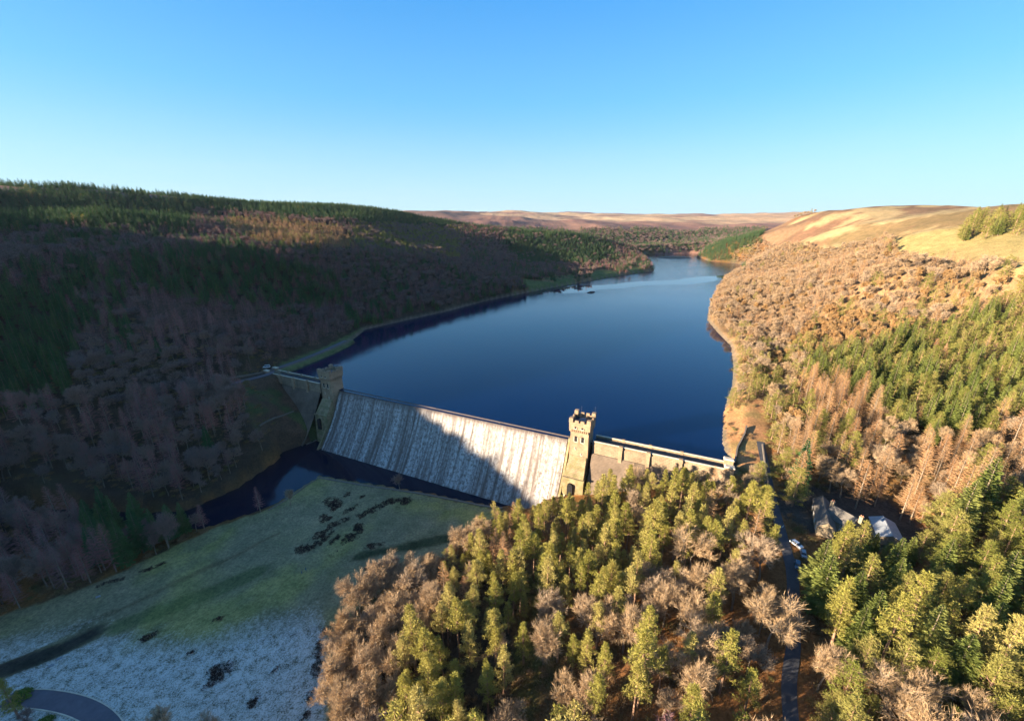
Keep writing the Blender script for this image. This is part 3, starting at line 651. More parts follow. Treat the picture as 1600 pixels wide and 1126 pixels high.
tower(179, 'sunlit stone tower with thin antenna masts on its battlements', [(-3.8, -5.5, 1.5), (-1.8, 2.0, 4.2), (5.4, 3.6, 4.5)])
tower(-9.5, 'shaded stone tower without tall masts at the wooded side of the dam', [])
# training walls beside the spill
for sa, nm in ((172.2, 1), (-5.2, -1)):
    tw = MB(); zz = [1.2, -1, -4, -8, -13, -18, -24, -30, -38]
    for j in range(len(zz)-1):
        tw.hexa([D(sa-.6, off(zz[j+1])-3, zz[j+1]), D(sa+.6, off(zz[j+1])-3, zz[j+1]), D(sa+.6, off(zz[j+1])+1.6, zz[j+1]), D(sa-.6, off(zz[j+1])+1.6, zz[j+1]),
                 D(sa-.6, off(zz[j])-3, zz[j]), D(sa+.6, off(zz[j])-3, zz[j]), D(sa+.6, off(zz[j])+1.6, zz[j]), D(sa-.6, off(zz[j])+1.6, zz[j])])
    dpart(tw, 'side_wall', M['stonem'])
ap = MB()                                 # stepped apron rising to the right-hand tower
for i in range(6):
    s0 = 156+i*3.2; z_ = -37+i*1.9
    ap.hexa([D(s0, off(z_)-2, -40), D(s0+3.2, off(z_)-2, -40), D(s0+3.2, off(z_)+3.0, -40), D(s0, off(z_)+3.0, -40), D(s0, off(z_)-2, z_), D(s0+3.2, off(z_)-2, z_+1.9), D(s0+3.2, off(z_)+3, z_+1.9), D(s0, off(z_)+3, z_)])
dpart(ap, 'apron', M['cope'])

# ------------------------------------------------------------------ roads
M['asphalt'] = simple('asphalt', (.06, .062, .07), .85, .2, .5)
M['paleasphalt'] = simple('worn_asphalt', (.11, .10, .115), .85, .15, .4)
def ribbon(name, pts, wd, mat, label, lift=.12, kerb=None):
    P_ = [Vector(p) for p in pts]; out = []
    for i in range(len(P_)-1):           # catmull-rom
        p0 = P_[max(i-1, 0)]; p1 = P_[i]; p2 = P_[i+1]; p3 = P_[min(i+2, len(P_)-1)]
        k = max(2, int((p2-p1).length/2.5))
        for q in range(k):
            t = q/k; out.append(.5*((2*p1)+(p2-p0)*t+(2*p0-5*p1+4*p2-p3)*t*t+(3*p1-p0-3*p2+p3)*t**3))
    out.append(P_[-1]); mb = MB(); rows = []
    kb = MB(); kr = []
    for i, p in enumerate(out):
        d = (out[min(i+1, len(out)-1)]-out[max(i-1, 0)]); d.z = 0; d.normalize(); s_ = Vector((d.y, -d.x, 0))
        zc = max(float(H((p+s_*o_).x, (p+s_*o_).y)) for o_ in (-wd/2, 0, wd/2))+lift
        rows.append([(*(p+s_*o_).xy, zc) for o_ in (-wd/2, -wd/4, 0, wd/4, wd/2)])
        kr.append([(*(p+s_*o_).xy, zc) for o_ in (-wd/2-.35, -wd/2, wd/2, wd/2+.35)])
    for i in range(len(rows)-1):
        for j in range(4): mb.face([rows[i][j], rows[i][j+1], rows[i+1][j+1], rows[i+1][j]])
    ob = mb.build(name, mat, None, True); tag(ob, label, 'road', kind='structure')
    if kerb:
        for i in range(len(kr)-1):
            for j in (0, 2):
                a, b2, c, d2 = kr[i][j], kr[i][j+1], kr[i+1][j+1], kr[i+1][j]
                lo_ = [(q[0], q[1], q[2]-.3) for q in (a, b2, c, d2)]; hi_ = [(q[0], q[1], q[2]+.12) for q in (a, b2, c, d2)]
                kb.hexa(lo_+hi_)
        k_ = kb.build('kerb', M['cope']); tag(k_, 'low stone kerb edging the curved road', 'kerb', kind='structure')
    return ob
ribbon('lane', ROAD[3:], 3.6, M['asphalt'], 'straight narrow lane running through the wood from the dam end')
ribbon('west_road', WROAD[:3], 5.0, M['paleasphalt'], 'road on the shaded bank leading to the dam')
ribbon('lakeside_track', TRACK, 4.5, M['paleasphalt'], 'track beside the reservoir on the shaded bank')
ribbon('curved_road', LOOP, 5.4, M['paleasphalt'], 'curved road at the edge of the frosty meadow', kerb=True)
# verge wall lines along the lane and bank
def stonewall(pts, label, h=1.3, th=.55, name='dry_stone_wall', mat=None):
    mb = MB(); out = []
    for i in range(len(pts)-1):
        a = Vector(pts[i][:2]); b2 = Vector(pts[i+1][:2]); k = max(1, int((b2-a).length/2.5))
        for q in range(k): out.append(a+(b2-a)*q/k)
    out.append(Vector(pts[-1][:2])); rows = []
    for i, p in enumerate(out):
        d = (out[min(i+1, len(out)-1)]-out[max(i-1, 0)]).normalized(); s_ = Vector((d.y, -d.x)); z_ = float(H(p.x, p.y))
        l_, r_ = p+s_*th/2, p-s_*th/2; hh = h+random.uniform(-.08, .08)
        rows.append([(l_.x, l_.y, z_-.5), (r_.x, r_.y, z_-.5), (r_.x, r_.y, z_+hh), (l_.x, l_.y, z_+hh)])
    for i in range(len(rows)-1):
        for j in range(4): mb.face([rows[i][j], rows[i][(j+1) % 4], rows[i+1][(j+1) % 4], rows[i+1][j]])
    mb.face(rows[0]); mb.face(rows[-1][::-1])
    ob = mb.build(name, mat or M['stone']); tag(ob, label, 'wall'); return ob
M['drystone'] = simple('dry_stone', (.17, .14, .11), .95, .35, 2.5)
stonewall([P(1148, 722, 3), P(1152, 700, 4), P(1163, 680, 5), P(1166, 668, 6)], 'dark stone wall climbing the orange bank from the dam end', 1.8, .7, mat=M['drystone'])
stonewall([P(1190, 700, 3), P(1196, 745, 1), P(1207, 800, 0)], 'low stone wall along the top of the lane in deep shade', 1.2, mat=M['drystone'])
stonewall([P(412, 582, 4), P(350, 596, 5), P(250, 616, 6)], 'wall beside the road on the shaded bank leading to the dam', 1.2, mat=M['drystone'])
stonewall([P(400, 642, -2), P(425, 632, -4), P(455, 622, -6)], 'low stone wall crossing the shaded bank below the dam wing', .5, .8, mat=M['drystone'])
stonewall([P(440, 708, -35), P(470, 694, -35), P(494, 684, -35)], 'stone river wall at the foot of the shaded bank', 1.4, 1.0, mat=M['drystone'])
stonewall([P(498, 746, -35), P(560, 757, -35), P(640, 770, -35), P(720, 784, -35), P(785, 798, -35)], 'low stone edging wall between pool and meadow', .5, 1.1, mat=M['drystone'])
stonewall([P(497, 747, -35), P(480, 758, -35), P(455, 775, -35), P(420, 797, -35)], 'low bank wall between meadow and river', .4, .8, mat=M['drystone'])
# end piers of the dam
for s_, lb in ((252, 'massive stone gate pier at the sunlit end of the dam'), (-77, 'stone gate pier at the shaded end of the dam')):
    g = empty('gate_pier', D(s_, 0, 2), math.atan2(U[1], U[0])); tag(g, lb, 'pier')
    mb = MB(); mb.box(-2.2, 2.2, 2.2, 5.0, -4, 3.4, taper=.15); mb.box(-2.2, 2.2, -5.4, -2.6, -4, 3.4, taper=.15); mb.build('pier_block', M['stone'], g)
    mb = MB(); mb.box(-2.4, 2.4, 2.0, 5.2, 3.4, 4.0, taper=.5); mb.box(-2.4, 2.4, -5.6, -2.4, 3.4, 4.0, taper=.5); mb.build('cap_stone', M['cope'], g)

# thin winter haze lying in the valley
hz = bpy.data.meshes.new('haze'); bm = bmesh.new(); bmesh.ops.create_cube(bm, size=1)
hb = [(GX[0]-5, GX[-1]+5), (GY[0]-5, GY[-1]+5), (float(Z.min())-1, float(Z.max())+34)]
for v_ in bm.verts: v_.co = [hb[q][0] if v_.co[q] < 0 else hb[q][1] for q in range(3)]
print('haze box', hb)
bm.to_mesh(hz); bm.free(); ho = link(bpy.data.objects.new('haze', hz)); tag(ho, 'thin bluish winter haze filling the valley', 'haze', kind='stuff')
hm = bpy.data.materials.new('haze_air'); hm.use_nodes = True; hnt = hm.node_tree; hnt.nodes.remove(hnt.nodes['Principled BSDF'])
pv = hnt.nodes.new('ShaderNodeVolumePrincipled'); pv.inputs['Color'].default_value = (.62, .78, 1, 1); pv.inputs['Density'].default_value = HAZE; pv.inputs['Anisotropy'].default_value = .1
hnt.links.new(pv.outputs[0], hnt.nodes['Material Output'].inputs['Volume']); hz.materials.append(hm)
#__TREES__
# ------------------------------------------------------------------ trees: prototypes
def rv():
    while True:
        v = Vector((random.uniform(-1, 1), random.uniform(-1, 1), random.uniform(-1, 1)))
        if .01 < v.length < 1: return v.normalized()
def blade(mb, p, d, l, wd):               # a thin tapering leaf or twig
    s = d.cross(rv()).normalized()*wd*.5
    q = p+d*l*.45
    mb.face([p-s*.4, p+s*.4, q+s, p+d*l, q-s])
def blade3(mb, p, d, l, wd):
    s = d.cross(rv()).normalized()*wd*.5; mb.face([p-s, p+s, p+d*l])
def clump(mb, c, r, n, l, wd, up=.35, flat=.6):
    for _ in range(n):
        v = rv(); v.z = v.z*flat; p = c+v*r*random.random()**.5*.75
        d = (v+rv()*.7+Vector((0, 0, up))).normalized(); blade(mb, p, d, l*random.uniform(.7, 1.3), wd)
def pine(seed, lod=1., h=20., crown=.5, wide=1.):
    random.seed(seed); tr = MB(); cr = MB(); p = Vector((0, 0, -1.5)); lean = Vector((random.uniform(-.03, .03), random.uniform(-.03, .03), 1)); pts = [p.copy()]
    seg = 7
    for i in range(seg):
        p = p+Vector((lean.x+random.uniform(-.02, .02), lean.y+random.uniform(-.02, .02), 1))*((h+.5)/seg); pts.append(p.copy())
    for i in range(seg): tr.tube(pts[i], pts[i+1], .32*(1-i/seg)+.06, .32*(1-(i+1)/seg)+.06, 6, cap=False)
    def ax(t):
        t = t*seg; i = min(int(t), seg-1); return pts[i]+(pts[i+1]-pts[i])*(t-i)
    nb = int(44*lod**.5); c0 = 1-crown
    for k in range(nb):
        t = c0+(1-c0)*((k+random.random())/nb)*.98; u = (t-c0)/(1-c0)
        prof = (math.sin(math.pi*min(1, u*.72+.26))**.8)*(1-u*.5); L = (3.7*prof+.5)*random.uniform(.6, 1.2)*wide
        az = k*2.4+random.uniform(-.5, .5); el = random.uniform(.05, .5)+u*.6
        d = Vector((math.cos(az)*math.cos(el), math.sin(az)*math.cos(el), math.sin(el))); a = ax(t); e = a+d*L
        tr.tube(a, e, .07*(1-u)+.03, .015, 3, cap=False)
        nc = max(2, int(L*1.25))
        for q in range(nc):
            f_ = .35+.65*(q+random.random()*.6)/nc; side = Vector((-d.y, d.x, 0))*random.uniform(-1, 1)*L*.28*(1.2-f_)
            c = a+d*L*f_+side+Vector((0, 0, random.uniform(-.1, .35)))
            clump(cr, c, .72*wide, max(4, int(20*lod)), .56/lod**.35, .13/lod**.6)
    clump(cr, ax(1), .9, int(26*lod), .7/lod**.35, .17/lod**.6, .8)
    return tr, cr
def spruce(seed, lod=1., h=21., base=.12, rad=3.4, droop=.25):
    random.seed(seed); tr = MB(); cr = MB(); tr.tube((0, 0, -1.5), (0, 0, h*.5), .36, .2, 6, cap=False); tr.tube((0, 0, h*.5), (0, 0, h), .2, .03, 5, cap=False)
    nw = int(26*lod**.4); z0 = h*base
    for k in range(nw):
        u = k/(nw-1.); z = z0+(h-z0)*u*.985; Lr = rad*(1-u)**.85*(1-.25*max(0, .2-u)/.2)+.25
        nb = max(4, int((9-4*u)*lod**.3)); a0 = random.random()*6.3
        for b_ in range(nb):
            az = a0+b_*2*math.pi/nb+random.uniform(-.25, .25); L = Lr*random.uniform(.72, 1.18); el = -droop+u*.75
            d = Vector((math.cos(az)*math.cos(el), math.sin(az)*math.cos(el), math.sin(el))); a = Vector((0, 0, z))
            side = Vector((-math.sin(az), math.cos(az), 0)); ns = max(2, int((2+L*2.6)*lod**.8))
            if L > 1.2: tr.tube(a, a+d*L*.8, .035, .01, 3, cap=False)
            for q in range(ns):
                f_ = .18+.82*(q+random.random()*.7)/ns; c = a+d*L*f_+Vector((0, 0, .12*L*f_*f_))
                for sg in (-1, 1, 0):
                    dd = (d*.8+side*sg*.9+Vector((0, 0, random.uniform(-.35, .15)))).normalized()
                    blade(cr, c, dd, (.55+.35*(1-f_))*L*.42+.35, .26/lod**.45)
    return tr, cr
def larch(seed, lod=1., h=21., rad=3.0, base=.3):
    random.seed(seed); tr = MB(); cr = MB(); tr.tube((0, 0, -1.5), (0, 0, h*.5), .28, .17, 6, cap=False); tr.tube((0, 0, h*.5), (0, 0, h), .17, .02, 5, cap=False)
    nb = int(95*lod**.5); z0 = h*base
    for k in range(nb):
        u = (k+random.random())/nb; z = z0+(h-z0)*u*.98; L = (rad*(1-u)**.8+.4)*random.uniform(.6, 1.15); az = k*2.4+random.uniform(-.4, .4); el = .05+u*.5
        d = Vector((math.cos(az)*math.cos(el), math.sin(az)*math.cos(el), math.sin(el))); a = Vector((0, 0, z)); tr.tube(a, a+d*L, .035, .008, 3, cap=False)
        side = Vector((-math.sin(az), math.cos(az), 0)); ns = max(3, int(L*7.5*lod))
        for q in range(ns):
            f_ = .15+.85*(q+random.random())/ns; c = a+d*L*f_
            dd = (d*.7+side*random.choice((-1, 1))*random.uniform(.3, 1)+Vector((0, 0, random.uniform(-.5, .7)))).normalized()
            blade3(cr, c, dd, random.uniform(.5, 1.1)*(1.2-.4*f_), .085/lod**.6)
    return tr, cr
def broad(seed, lod=1., h=15., spread=1., leafy=False, fork=.25):
    random.seed(seed); tr = MB(); cr = MB(); cnt = [0]
    def br(p, d, L, r, lv):
        q = p
        n = 2 if lv < 3 else 1
        for i in range(n):
            d = (d+rv()*.12+Vector((0, 0, .06))).normalized(); q2 = q+d*L/n
            if r > .025: tr.tube(q, q2, r*(1-i*.2), r*(.8-i*.2), 5 if lv < 2 else 3, cap=False)
            else: cr.tube(q, q2, max(r, .02), .012, 3, cap=False)
            q = q2
            if lv >= 1:
                for k in range(2 if lv > 1 else 1):
                    dd = (d+rv()*.9).normalized()
                    if lv < maxlv: br(p+(q-p)*random.uniform(.4, .95), dd, L*random.uniform(.5, .7), r*.5, lv+1)
        if lv < maxlv:
            m_ = 3 if lv else 5
            for k in range(m_):
                dd = (d+rv()*(.62*spread if lv else .75*spread)+Vector((0, 0, .12))).normalized(); br(q, dd, L*random.uniform(.62, .85), r*.62, lv+1)
        else:
            for k in range(int(8*lod)):
                dd = (d+rv()*.7+Vector((0, 0, .15))).normalized()
                pp = p+(q-p)*random.random()
                if leafy: blade(cr, pp, dd, random.uniform(.3, .6), .22/lod**.5)
                else: blade3(cr, pp, dd, random.uniform(.6, 1.3), .046/lod**.6)
    maxlv = 4 if lod > .6 else 3
    L0 = h*.24
    tr.tube((0, 0, -1.5), (0, 0, h*fork*.5), .3, .26, 6, cap=False)
    br(Vector((0, 0, h*fork*.5)), Vector((random.uniform(-.1, .1), random.uniform(-.1, .1), 1)).normalized(), L0, .24, 0)
    zm = max(v[2] for v in cr.v); k = h/zm
    for m_ in (tr, cr): m_.v = [(v[0]*k, v[1]*k, v[2]*k if v[2] > 0 else v[2]) for v in m_.v]
    return tr, cr
def brushp(seed, h=2.5):
    random.seed(seed); cr = MB()
    for _ in range(170):
        p = Vector((random.gauss(0, .9), random.gauss(0, .9), random.uniform(0, .5))); d = (rv()*.8+Vector((0, 0, 1.1))).normalized(); blade3(cr, p, d, random.uniform(.6, 1.2)*h*.6, .1)
    for _ in range(60):
        p = Vector((random.gauss(0, .8), random.gauss(0, .8), random.uniform(.3, 1.6))); blade(cr, p, rv(), .5, .2)
    return cr
def bushp(seed, r=2.2):
    random.seed(seed); cr = MB(); tr = MB()
    for k in range(6): a = rv(); a.z = abs(a.z)+.3; tr.tube((0, 0, -.5), a*r*.8, .09, .03, 4, cap=False)
    for _ in range(60):
        v = rv(); v.z = abs(v.z)*.9; c = v*r*random.uniform(.75, 1.05)*Vector((1, 1, 1)).length/1.732; clump(cr, c, .6, 22, .4, .22, .1, .9)
    return tr, cr
HI = {}; LOW = {}
def reg(kind, gens, crownm, barkm, lows):
    HI[kind] = []; 
    for tr, cr in gens: HI[kind].append((tr.mesh('trunk', barkm, True), cr.mesh('crown', crownm)))
    cl = bpy.data.collections.new(kind+'_stock')
    for tr, cr in lows:
        m_ = MB(); m_.v = tr.v+cr.v; o_ = len(tr.v); m_.f = tr.f+[tuple(i+o_ for i in f_) for f_ in cr.f]; m_.m = [1]*len(tr.f)+[0]*len(cr.f)
        ob = bpy.data.objects.new(kind+'_far', m_.mesh(kind+'_far', [crownm, M['barkd'] if barkm == M['barkg'] else barkm])); cl.objects.link(ob)
    LOW[kind] = cl
pg = [pine(11, 1.2, wide=.9), pine(12, 1.2, crown=.62, wide=.95), pine(13, 1.2, crown=.45, wide=1.), pine(14, 1.2, h=18, crown=.7, wide=.95), pine(15, 1.2, crown=.58, wide=.8), pine(16, 1.2, crown=.5, h=22, wide=.85), pine(19, 1.2, crown=.75, h=17, wide=.8)]
pl = [pine(21, .4, crown=.6, wide=1.25), pine(22, .4, crown=.7, wide=1.2), pine(23, .4, crown=.65, wide=1.3)]
reg('pine', pg, M['pine'], M['bark'], pl)
dg = [pine(16, 1.2, crown=.82, wide=1.3, h=18), pine(17, 1.2, crown=.88, wide=1.4, h=17), pine(18, 1.2, crown=.8, wide=1.2, h=19), pine(19, 1.2, crown=.95, wide=1.5, h=16)]
reg('pined', dg, M['pined'], M['bark'], [pine(24, .4, crown=.9, wide=1.4, h=17), pine(25, .4, crown=.85, wide=1.35, h=18), pine(26, .4, crown=.95, wide=1.5, h=16)])
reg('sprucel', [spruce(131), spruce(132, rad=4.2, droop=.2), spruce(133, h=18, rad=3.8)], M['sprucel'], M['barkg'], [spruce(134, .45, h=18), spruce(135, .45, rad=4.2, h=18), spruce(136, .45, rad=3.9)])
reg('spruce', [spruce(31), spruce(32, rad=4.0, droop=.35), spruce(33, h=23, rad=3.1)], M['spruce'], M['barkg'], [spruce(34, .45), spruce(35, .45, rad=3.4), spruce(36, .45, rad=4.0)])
lg = [larch(41, 1.2, rad=3.7, base=.2), larch(42, 1.2, rad=4.4, base=.15), larch(43, 1.2, rad=3.8, base=.35), larch(44, 1.2, rad=3.4, base=.2)]; ll = [larch(45, .6, rad=4.2, base=.1, h=19), larch(46, .6, rad=4.8, base=.1, h=18), larch(47, .6, rad=4.0, base=.2, h=20)]
reg('larch', lg, M['larch'], M['barkg'], ll); reg('larchd', lg, M['larchd'], M['barkg'], ll)
bgn = [broad(51), broad(52, spread=1.2), broad(53, spread=.8), broad(54, h=17, spread=1.05)]; bl = [broad(55, .7, h=15, spread=1.), broad(56, .7, h=15, spread=.85), broad(57, .7, h=16, spread=1.1), broad(158, .7, h=14, spread=.9), broad(159, .7, h=15, spread=.75)]
reg('bare', bgn, M['bare'], M['barkg'], bl); reg('bared', bgn, M['bared'], M['barkg'], bl)
reg('beech', [broad(58, leafy=True), broad(59, leafy=True, spread=.85), broad(60, leafy=True, h=13)], M['beech'], M['barkg'], [broad(61, .5, leafy=True), broad(62, .5, leafy=True, spread=.8)])
reg('bush', [bushp(71), bushp(72)], M['bush'], M['barkg'], [bushp(73)])
random.seed(99)

# ------------------------------------------------------------------ trees: planting
# stands, outlined from the photograph; first match wins: (outline, [(kind, weight)...], spacing factor, place phrase)
STANDS = [
 ([(1000, 900), (1090, 860), (1225, 870), (1230, 1130), (1000, 1130), (960, 1010)], [('bare', .7), ('pine', .3)], 1.15, 'bottom'),
 ([(790, 985), (900, 940), (1000, 1000), (1010, 1400), (780, 1400)], [('bare', .55), ('pine', .38), ('bush', .07)], 1.35, 'bottom'),
 ([(450, 850), (690, 850), (700, 940), (690, 990), (640, 1020), (600, 1060), (570, 1400), (430, 1400)], [('bare', .95), ('pine', .05)], .85, 'meadow'),
 ([(680, 870), (700, 820), (780, 780), (840, 800), (840, 850), (760, 920), (700, 930)], [('larch', .45), ('pine', .3), ('bare', .25)], .85, 'meadow'),
 ([(560, 1400), (590, 1060), (690, 900), (780, 860), (800, 790), (900, 730), (1140, 720), (1235, 800), (1235, 880), (1090, 900), (960, 1010), (900, 1060), (900, 1400)], [('pine', .86), ('larch', .05), ('bare', .06), ('bush', .03)], .92, 'slope'),
 ([(1225, 1030), (1600, 1040), (1600, 1400), (1225, 1400)], [('bare', .65), ('pined', .35)], 1.1, 'lane'),
 ([(1230, 760), (1420, 800), (1600, 760), (1900, 760), (1900, 1400), (1225, 1400)], [('pined', .45), ('sprucel', .27), ('pine', .25), ('bare', .03)], 1.05, 'lane'),
 ([(1245, 600), (1290, 585), (1375, 620), (1380, 700), (1300, 700), (1245, 690)], [('larch', .75), ('pined', .2), ('beech', .05)], .95, 'hill'),
 ([(1380, 700), (1470, 680), (1600, 640), (1900, 640), (1900, 770), (1600, 780), (1420, 800), (1360, 780)], [('larch', .5), ('bare', .25), ('pined', .25)], .95, 'hill'),
 ([(1200, 690), (1245, 660), (1380, 690), (1380, 800), (1200, 760)], [('pined', .35), ('larch', .3), ('bare', .2), ('bush', .15)], 1.0, 'hill'),
 ([(1240, 610), (1270, 545), (1400, 520), (1500, 480), (1600, 440), (1900, 430), (1900, 660), (1470, 700), (1390, 640)], [('pined', .62), ('sprucel', .3), ('larch', .08)], .9, 'hill'),
 ([(1200, 560), (1300, 470), (1450, 490), (1400, 540), (1280, 560)], [('beech', .6), ('pined', .2), ('bare', .2)], .9, 'hill'),
 ([(1440, 430), (1600, 410), (1900, 400), (1900, 450), (1560, 470), (1440, 480)], [('beech', .4), ('pined', .4), ('bare', .2)], .9, 'hill'),
 ([(1120, 720), (1125, 520), (1180, 500), (1245, 560), (1250, 720)], [('pined', .45), ('bare', .3), ('beech', .15), ('larch', .1)], .95, 'shore'),
 ([(1085, 405), (1100, 385), (1150, 360), (1205, 355), (1205, 372), (1140, 395), (1165, 418)], [('spruce', 1)], .9, 'hill'),
 ([(1100, 540), (1090, 440), (1170, 380), (1290, 350), (1400, 360), (1600, 400), (1500, 520), (1150, 560)], [('larch', .26), ('bare', .5), ('beech', .16), ('pined', .08)], .85, 'hill'),
 # shaded side
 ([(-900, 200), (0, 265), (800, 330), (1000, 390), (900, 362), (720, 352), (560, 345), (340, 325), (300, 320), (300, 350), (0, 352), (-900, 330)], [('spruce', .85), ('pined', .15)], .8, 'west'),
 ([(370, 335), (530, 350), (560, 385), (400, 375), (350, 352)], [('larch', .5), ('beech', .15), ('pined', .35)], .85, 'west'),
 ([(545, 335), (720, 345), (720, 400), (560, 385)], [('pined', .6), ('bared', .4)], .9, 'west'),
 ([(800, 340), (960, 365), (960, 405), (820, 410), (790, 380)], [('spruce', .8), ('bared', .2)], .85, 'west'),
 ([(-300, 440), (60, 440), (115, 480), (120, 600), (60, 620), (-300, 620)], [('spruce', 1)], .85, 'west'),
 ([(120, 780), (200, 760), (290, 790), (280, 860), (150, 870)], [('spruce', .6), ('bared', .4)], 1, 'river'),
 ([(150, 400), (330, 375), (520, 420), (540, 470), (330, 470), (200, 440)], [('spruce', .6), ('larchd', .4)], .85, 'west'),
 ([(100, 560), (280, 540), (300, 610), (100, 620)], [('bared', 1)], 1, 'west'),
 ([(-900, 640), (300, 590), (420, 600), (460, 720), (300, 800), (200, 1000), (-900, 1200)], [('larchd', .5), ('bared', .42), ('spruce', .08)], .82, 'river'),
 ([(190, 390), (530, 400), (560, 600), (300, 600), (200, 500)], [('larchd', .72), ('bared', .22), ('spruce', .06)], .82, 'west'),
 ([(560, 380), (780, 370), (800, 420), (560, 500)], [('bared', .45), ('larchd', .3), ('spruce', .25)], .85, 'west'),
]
DEFAULT = ([('bared', .36), ('larchd', .28), ('spruce', .36)], .85, 'west')
BARE_GROUND = [WBANK, WSHORE]
def sample(step, x0, x1, y0, y1):
    gx, gy = np.meshgrid(np.arange(x0, x1, step), np.arange(y0, y1, step)); gx = gx+rng.uniform(-.45, .45, gx.shape)*step; gy = gy+rng.uniform(-.45, .45, gy.shape)*step
    return gx.ravel(), gy.ravel()
cand = []
for step, dmin, dmax in ((6.3, 0, 430), (7.2, 430, 900), (9., 900, 1700), (13., 1700, 3000)):
    gx, gy = sample(step, -dmax, dmax, -120, dmax); d = np.hypot(gx, gy); k = (d >= dmin) & (d < dmax)
    cand.append(np.stack([gx[k], gy[k], np.full(k.sum(), step)], 1))
cand = np.concatenate(cand); cx_, cy_ = cand[:, 0], cand[:, 1]; cz_ = H(cx_, cy_)
gpx, gpy, gd = proj(cx_, cy_, cz_); tpx, tpy, _ = proj(cx_, cy_, cz_+9); dist = np.hypot(cx_, cy_)
ln_, pp_ = sun_lp(cx_, cy_)
caster = (ln_ < -150) & (ln_ > -800) & (pp_ > -420) & (pp_ < -90)
ok = ((gd > 20) & (tpx > -420) & (tpx < 1900) & (tpy < 1450)) | caster
s_, n_ = dam_sn(cx_, cy_)
ok &= ~((s_ > -84) & (s_ < 262) & (n_ > -9) & (n_ < 5+np.interp(s_, [-84, -60, -8, 140, 165, 190, 200, 256], [4, 12, 24, 34, 42, 24, 13, 5])))
ok &= segdist(cx_, cy_, LAKE, True) > 2.5
ok &= ~inpoly(cx_, cy_, LAKE)
ok &= ~inpoly(cx_, cy_, BASIN); ok &= segdist(cx_, cy_, BASIN, True) > 1.2
ok &= (segdist(cx_, cy_, ROAD[3:]) > np.where(cy_ > 190, 2.6, 5.))
for pts, wd in ((WROAD[:3], 6), (TRACK, 8), (LOOP, 9)): ok &= segdist(cx_, cy_, pts) > wd
ok &= ~(inpoly(gpx, gpy, MEADOW) & (cz_ < -20)) 
ok &= ~(inpoly(gpx, gpy, MOOR) & (dist > 380) & (cx_ > 0))
for pl_ in BARE_GROUND: ok &= ~(inpoly(gpx, gpy, pl_) & (dist < 700))
ok &= ~(bk_ := (inpoly(gpx, gpy, [(1128, 650), (1185, 620), (1200, 690), (1180, 745), (1145, 720)]) & (dist < 320)))
for a_, b_ in ((P(1338, 814, 4), P(1300, 793, 4)), (P(1285, 778, 4), P(1293, 820, 4)), (P(1380, 806, 4), P(1395, 836, 4))): ok &= segdist(cx_, cy_, [a_, b_]) > 8.5
ok &= segdist(cx_, cy_, [P(1244, 852, 0), P(1300, 830, 0)]) > 5
ok &= ~((dist > 1900) & (tpy < 356)); ok &= ~((dist > 1100) & (cx_ < -300) & (cz_ > 172) & (fbm(cx_, cy_, 80, 3) > .45))
ok &= ~((dist > 2250) & (fbm(cx_, cy_, 260, 77) < .46))
shore_d = segdist(cx_, cy_, LAKE, True)
ok &= ~((cx_ > 0) & (cx_ < cy_*.37) & (cy_ > 600) & (cy_ < 1250) & (shore_d < 50) & (fbm(cx_, cy_, 40, 21) > .45))
print('candidates', ok.sum())
which = np.full(len(cx_), -1)
for i in range(len(STANDS)-1, -1, -1):
    k = inpoly(tpx+(fbm(cx_, cy_, 30, 201)-.5)*60*np.clip(200/dist, .25, 1), tpy+(fbm(cx_, cy_, 30, 301)-.5)*50*np.clip(200/dist, .2, 1), STANDS[i][0])
    if i >= 16: k &= (cx_ < .42*cy_+10) & (dist < 1900)
    elif STANDS[i][3] in ('hill', 'lane', 'shore'): k &= cx_ > .25*cy_
    which[k] = i
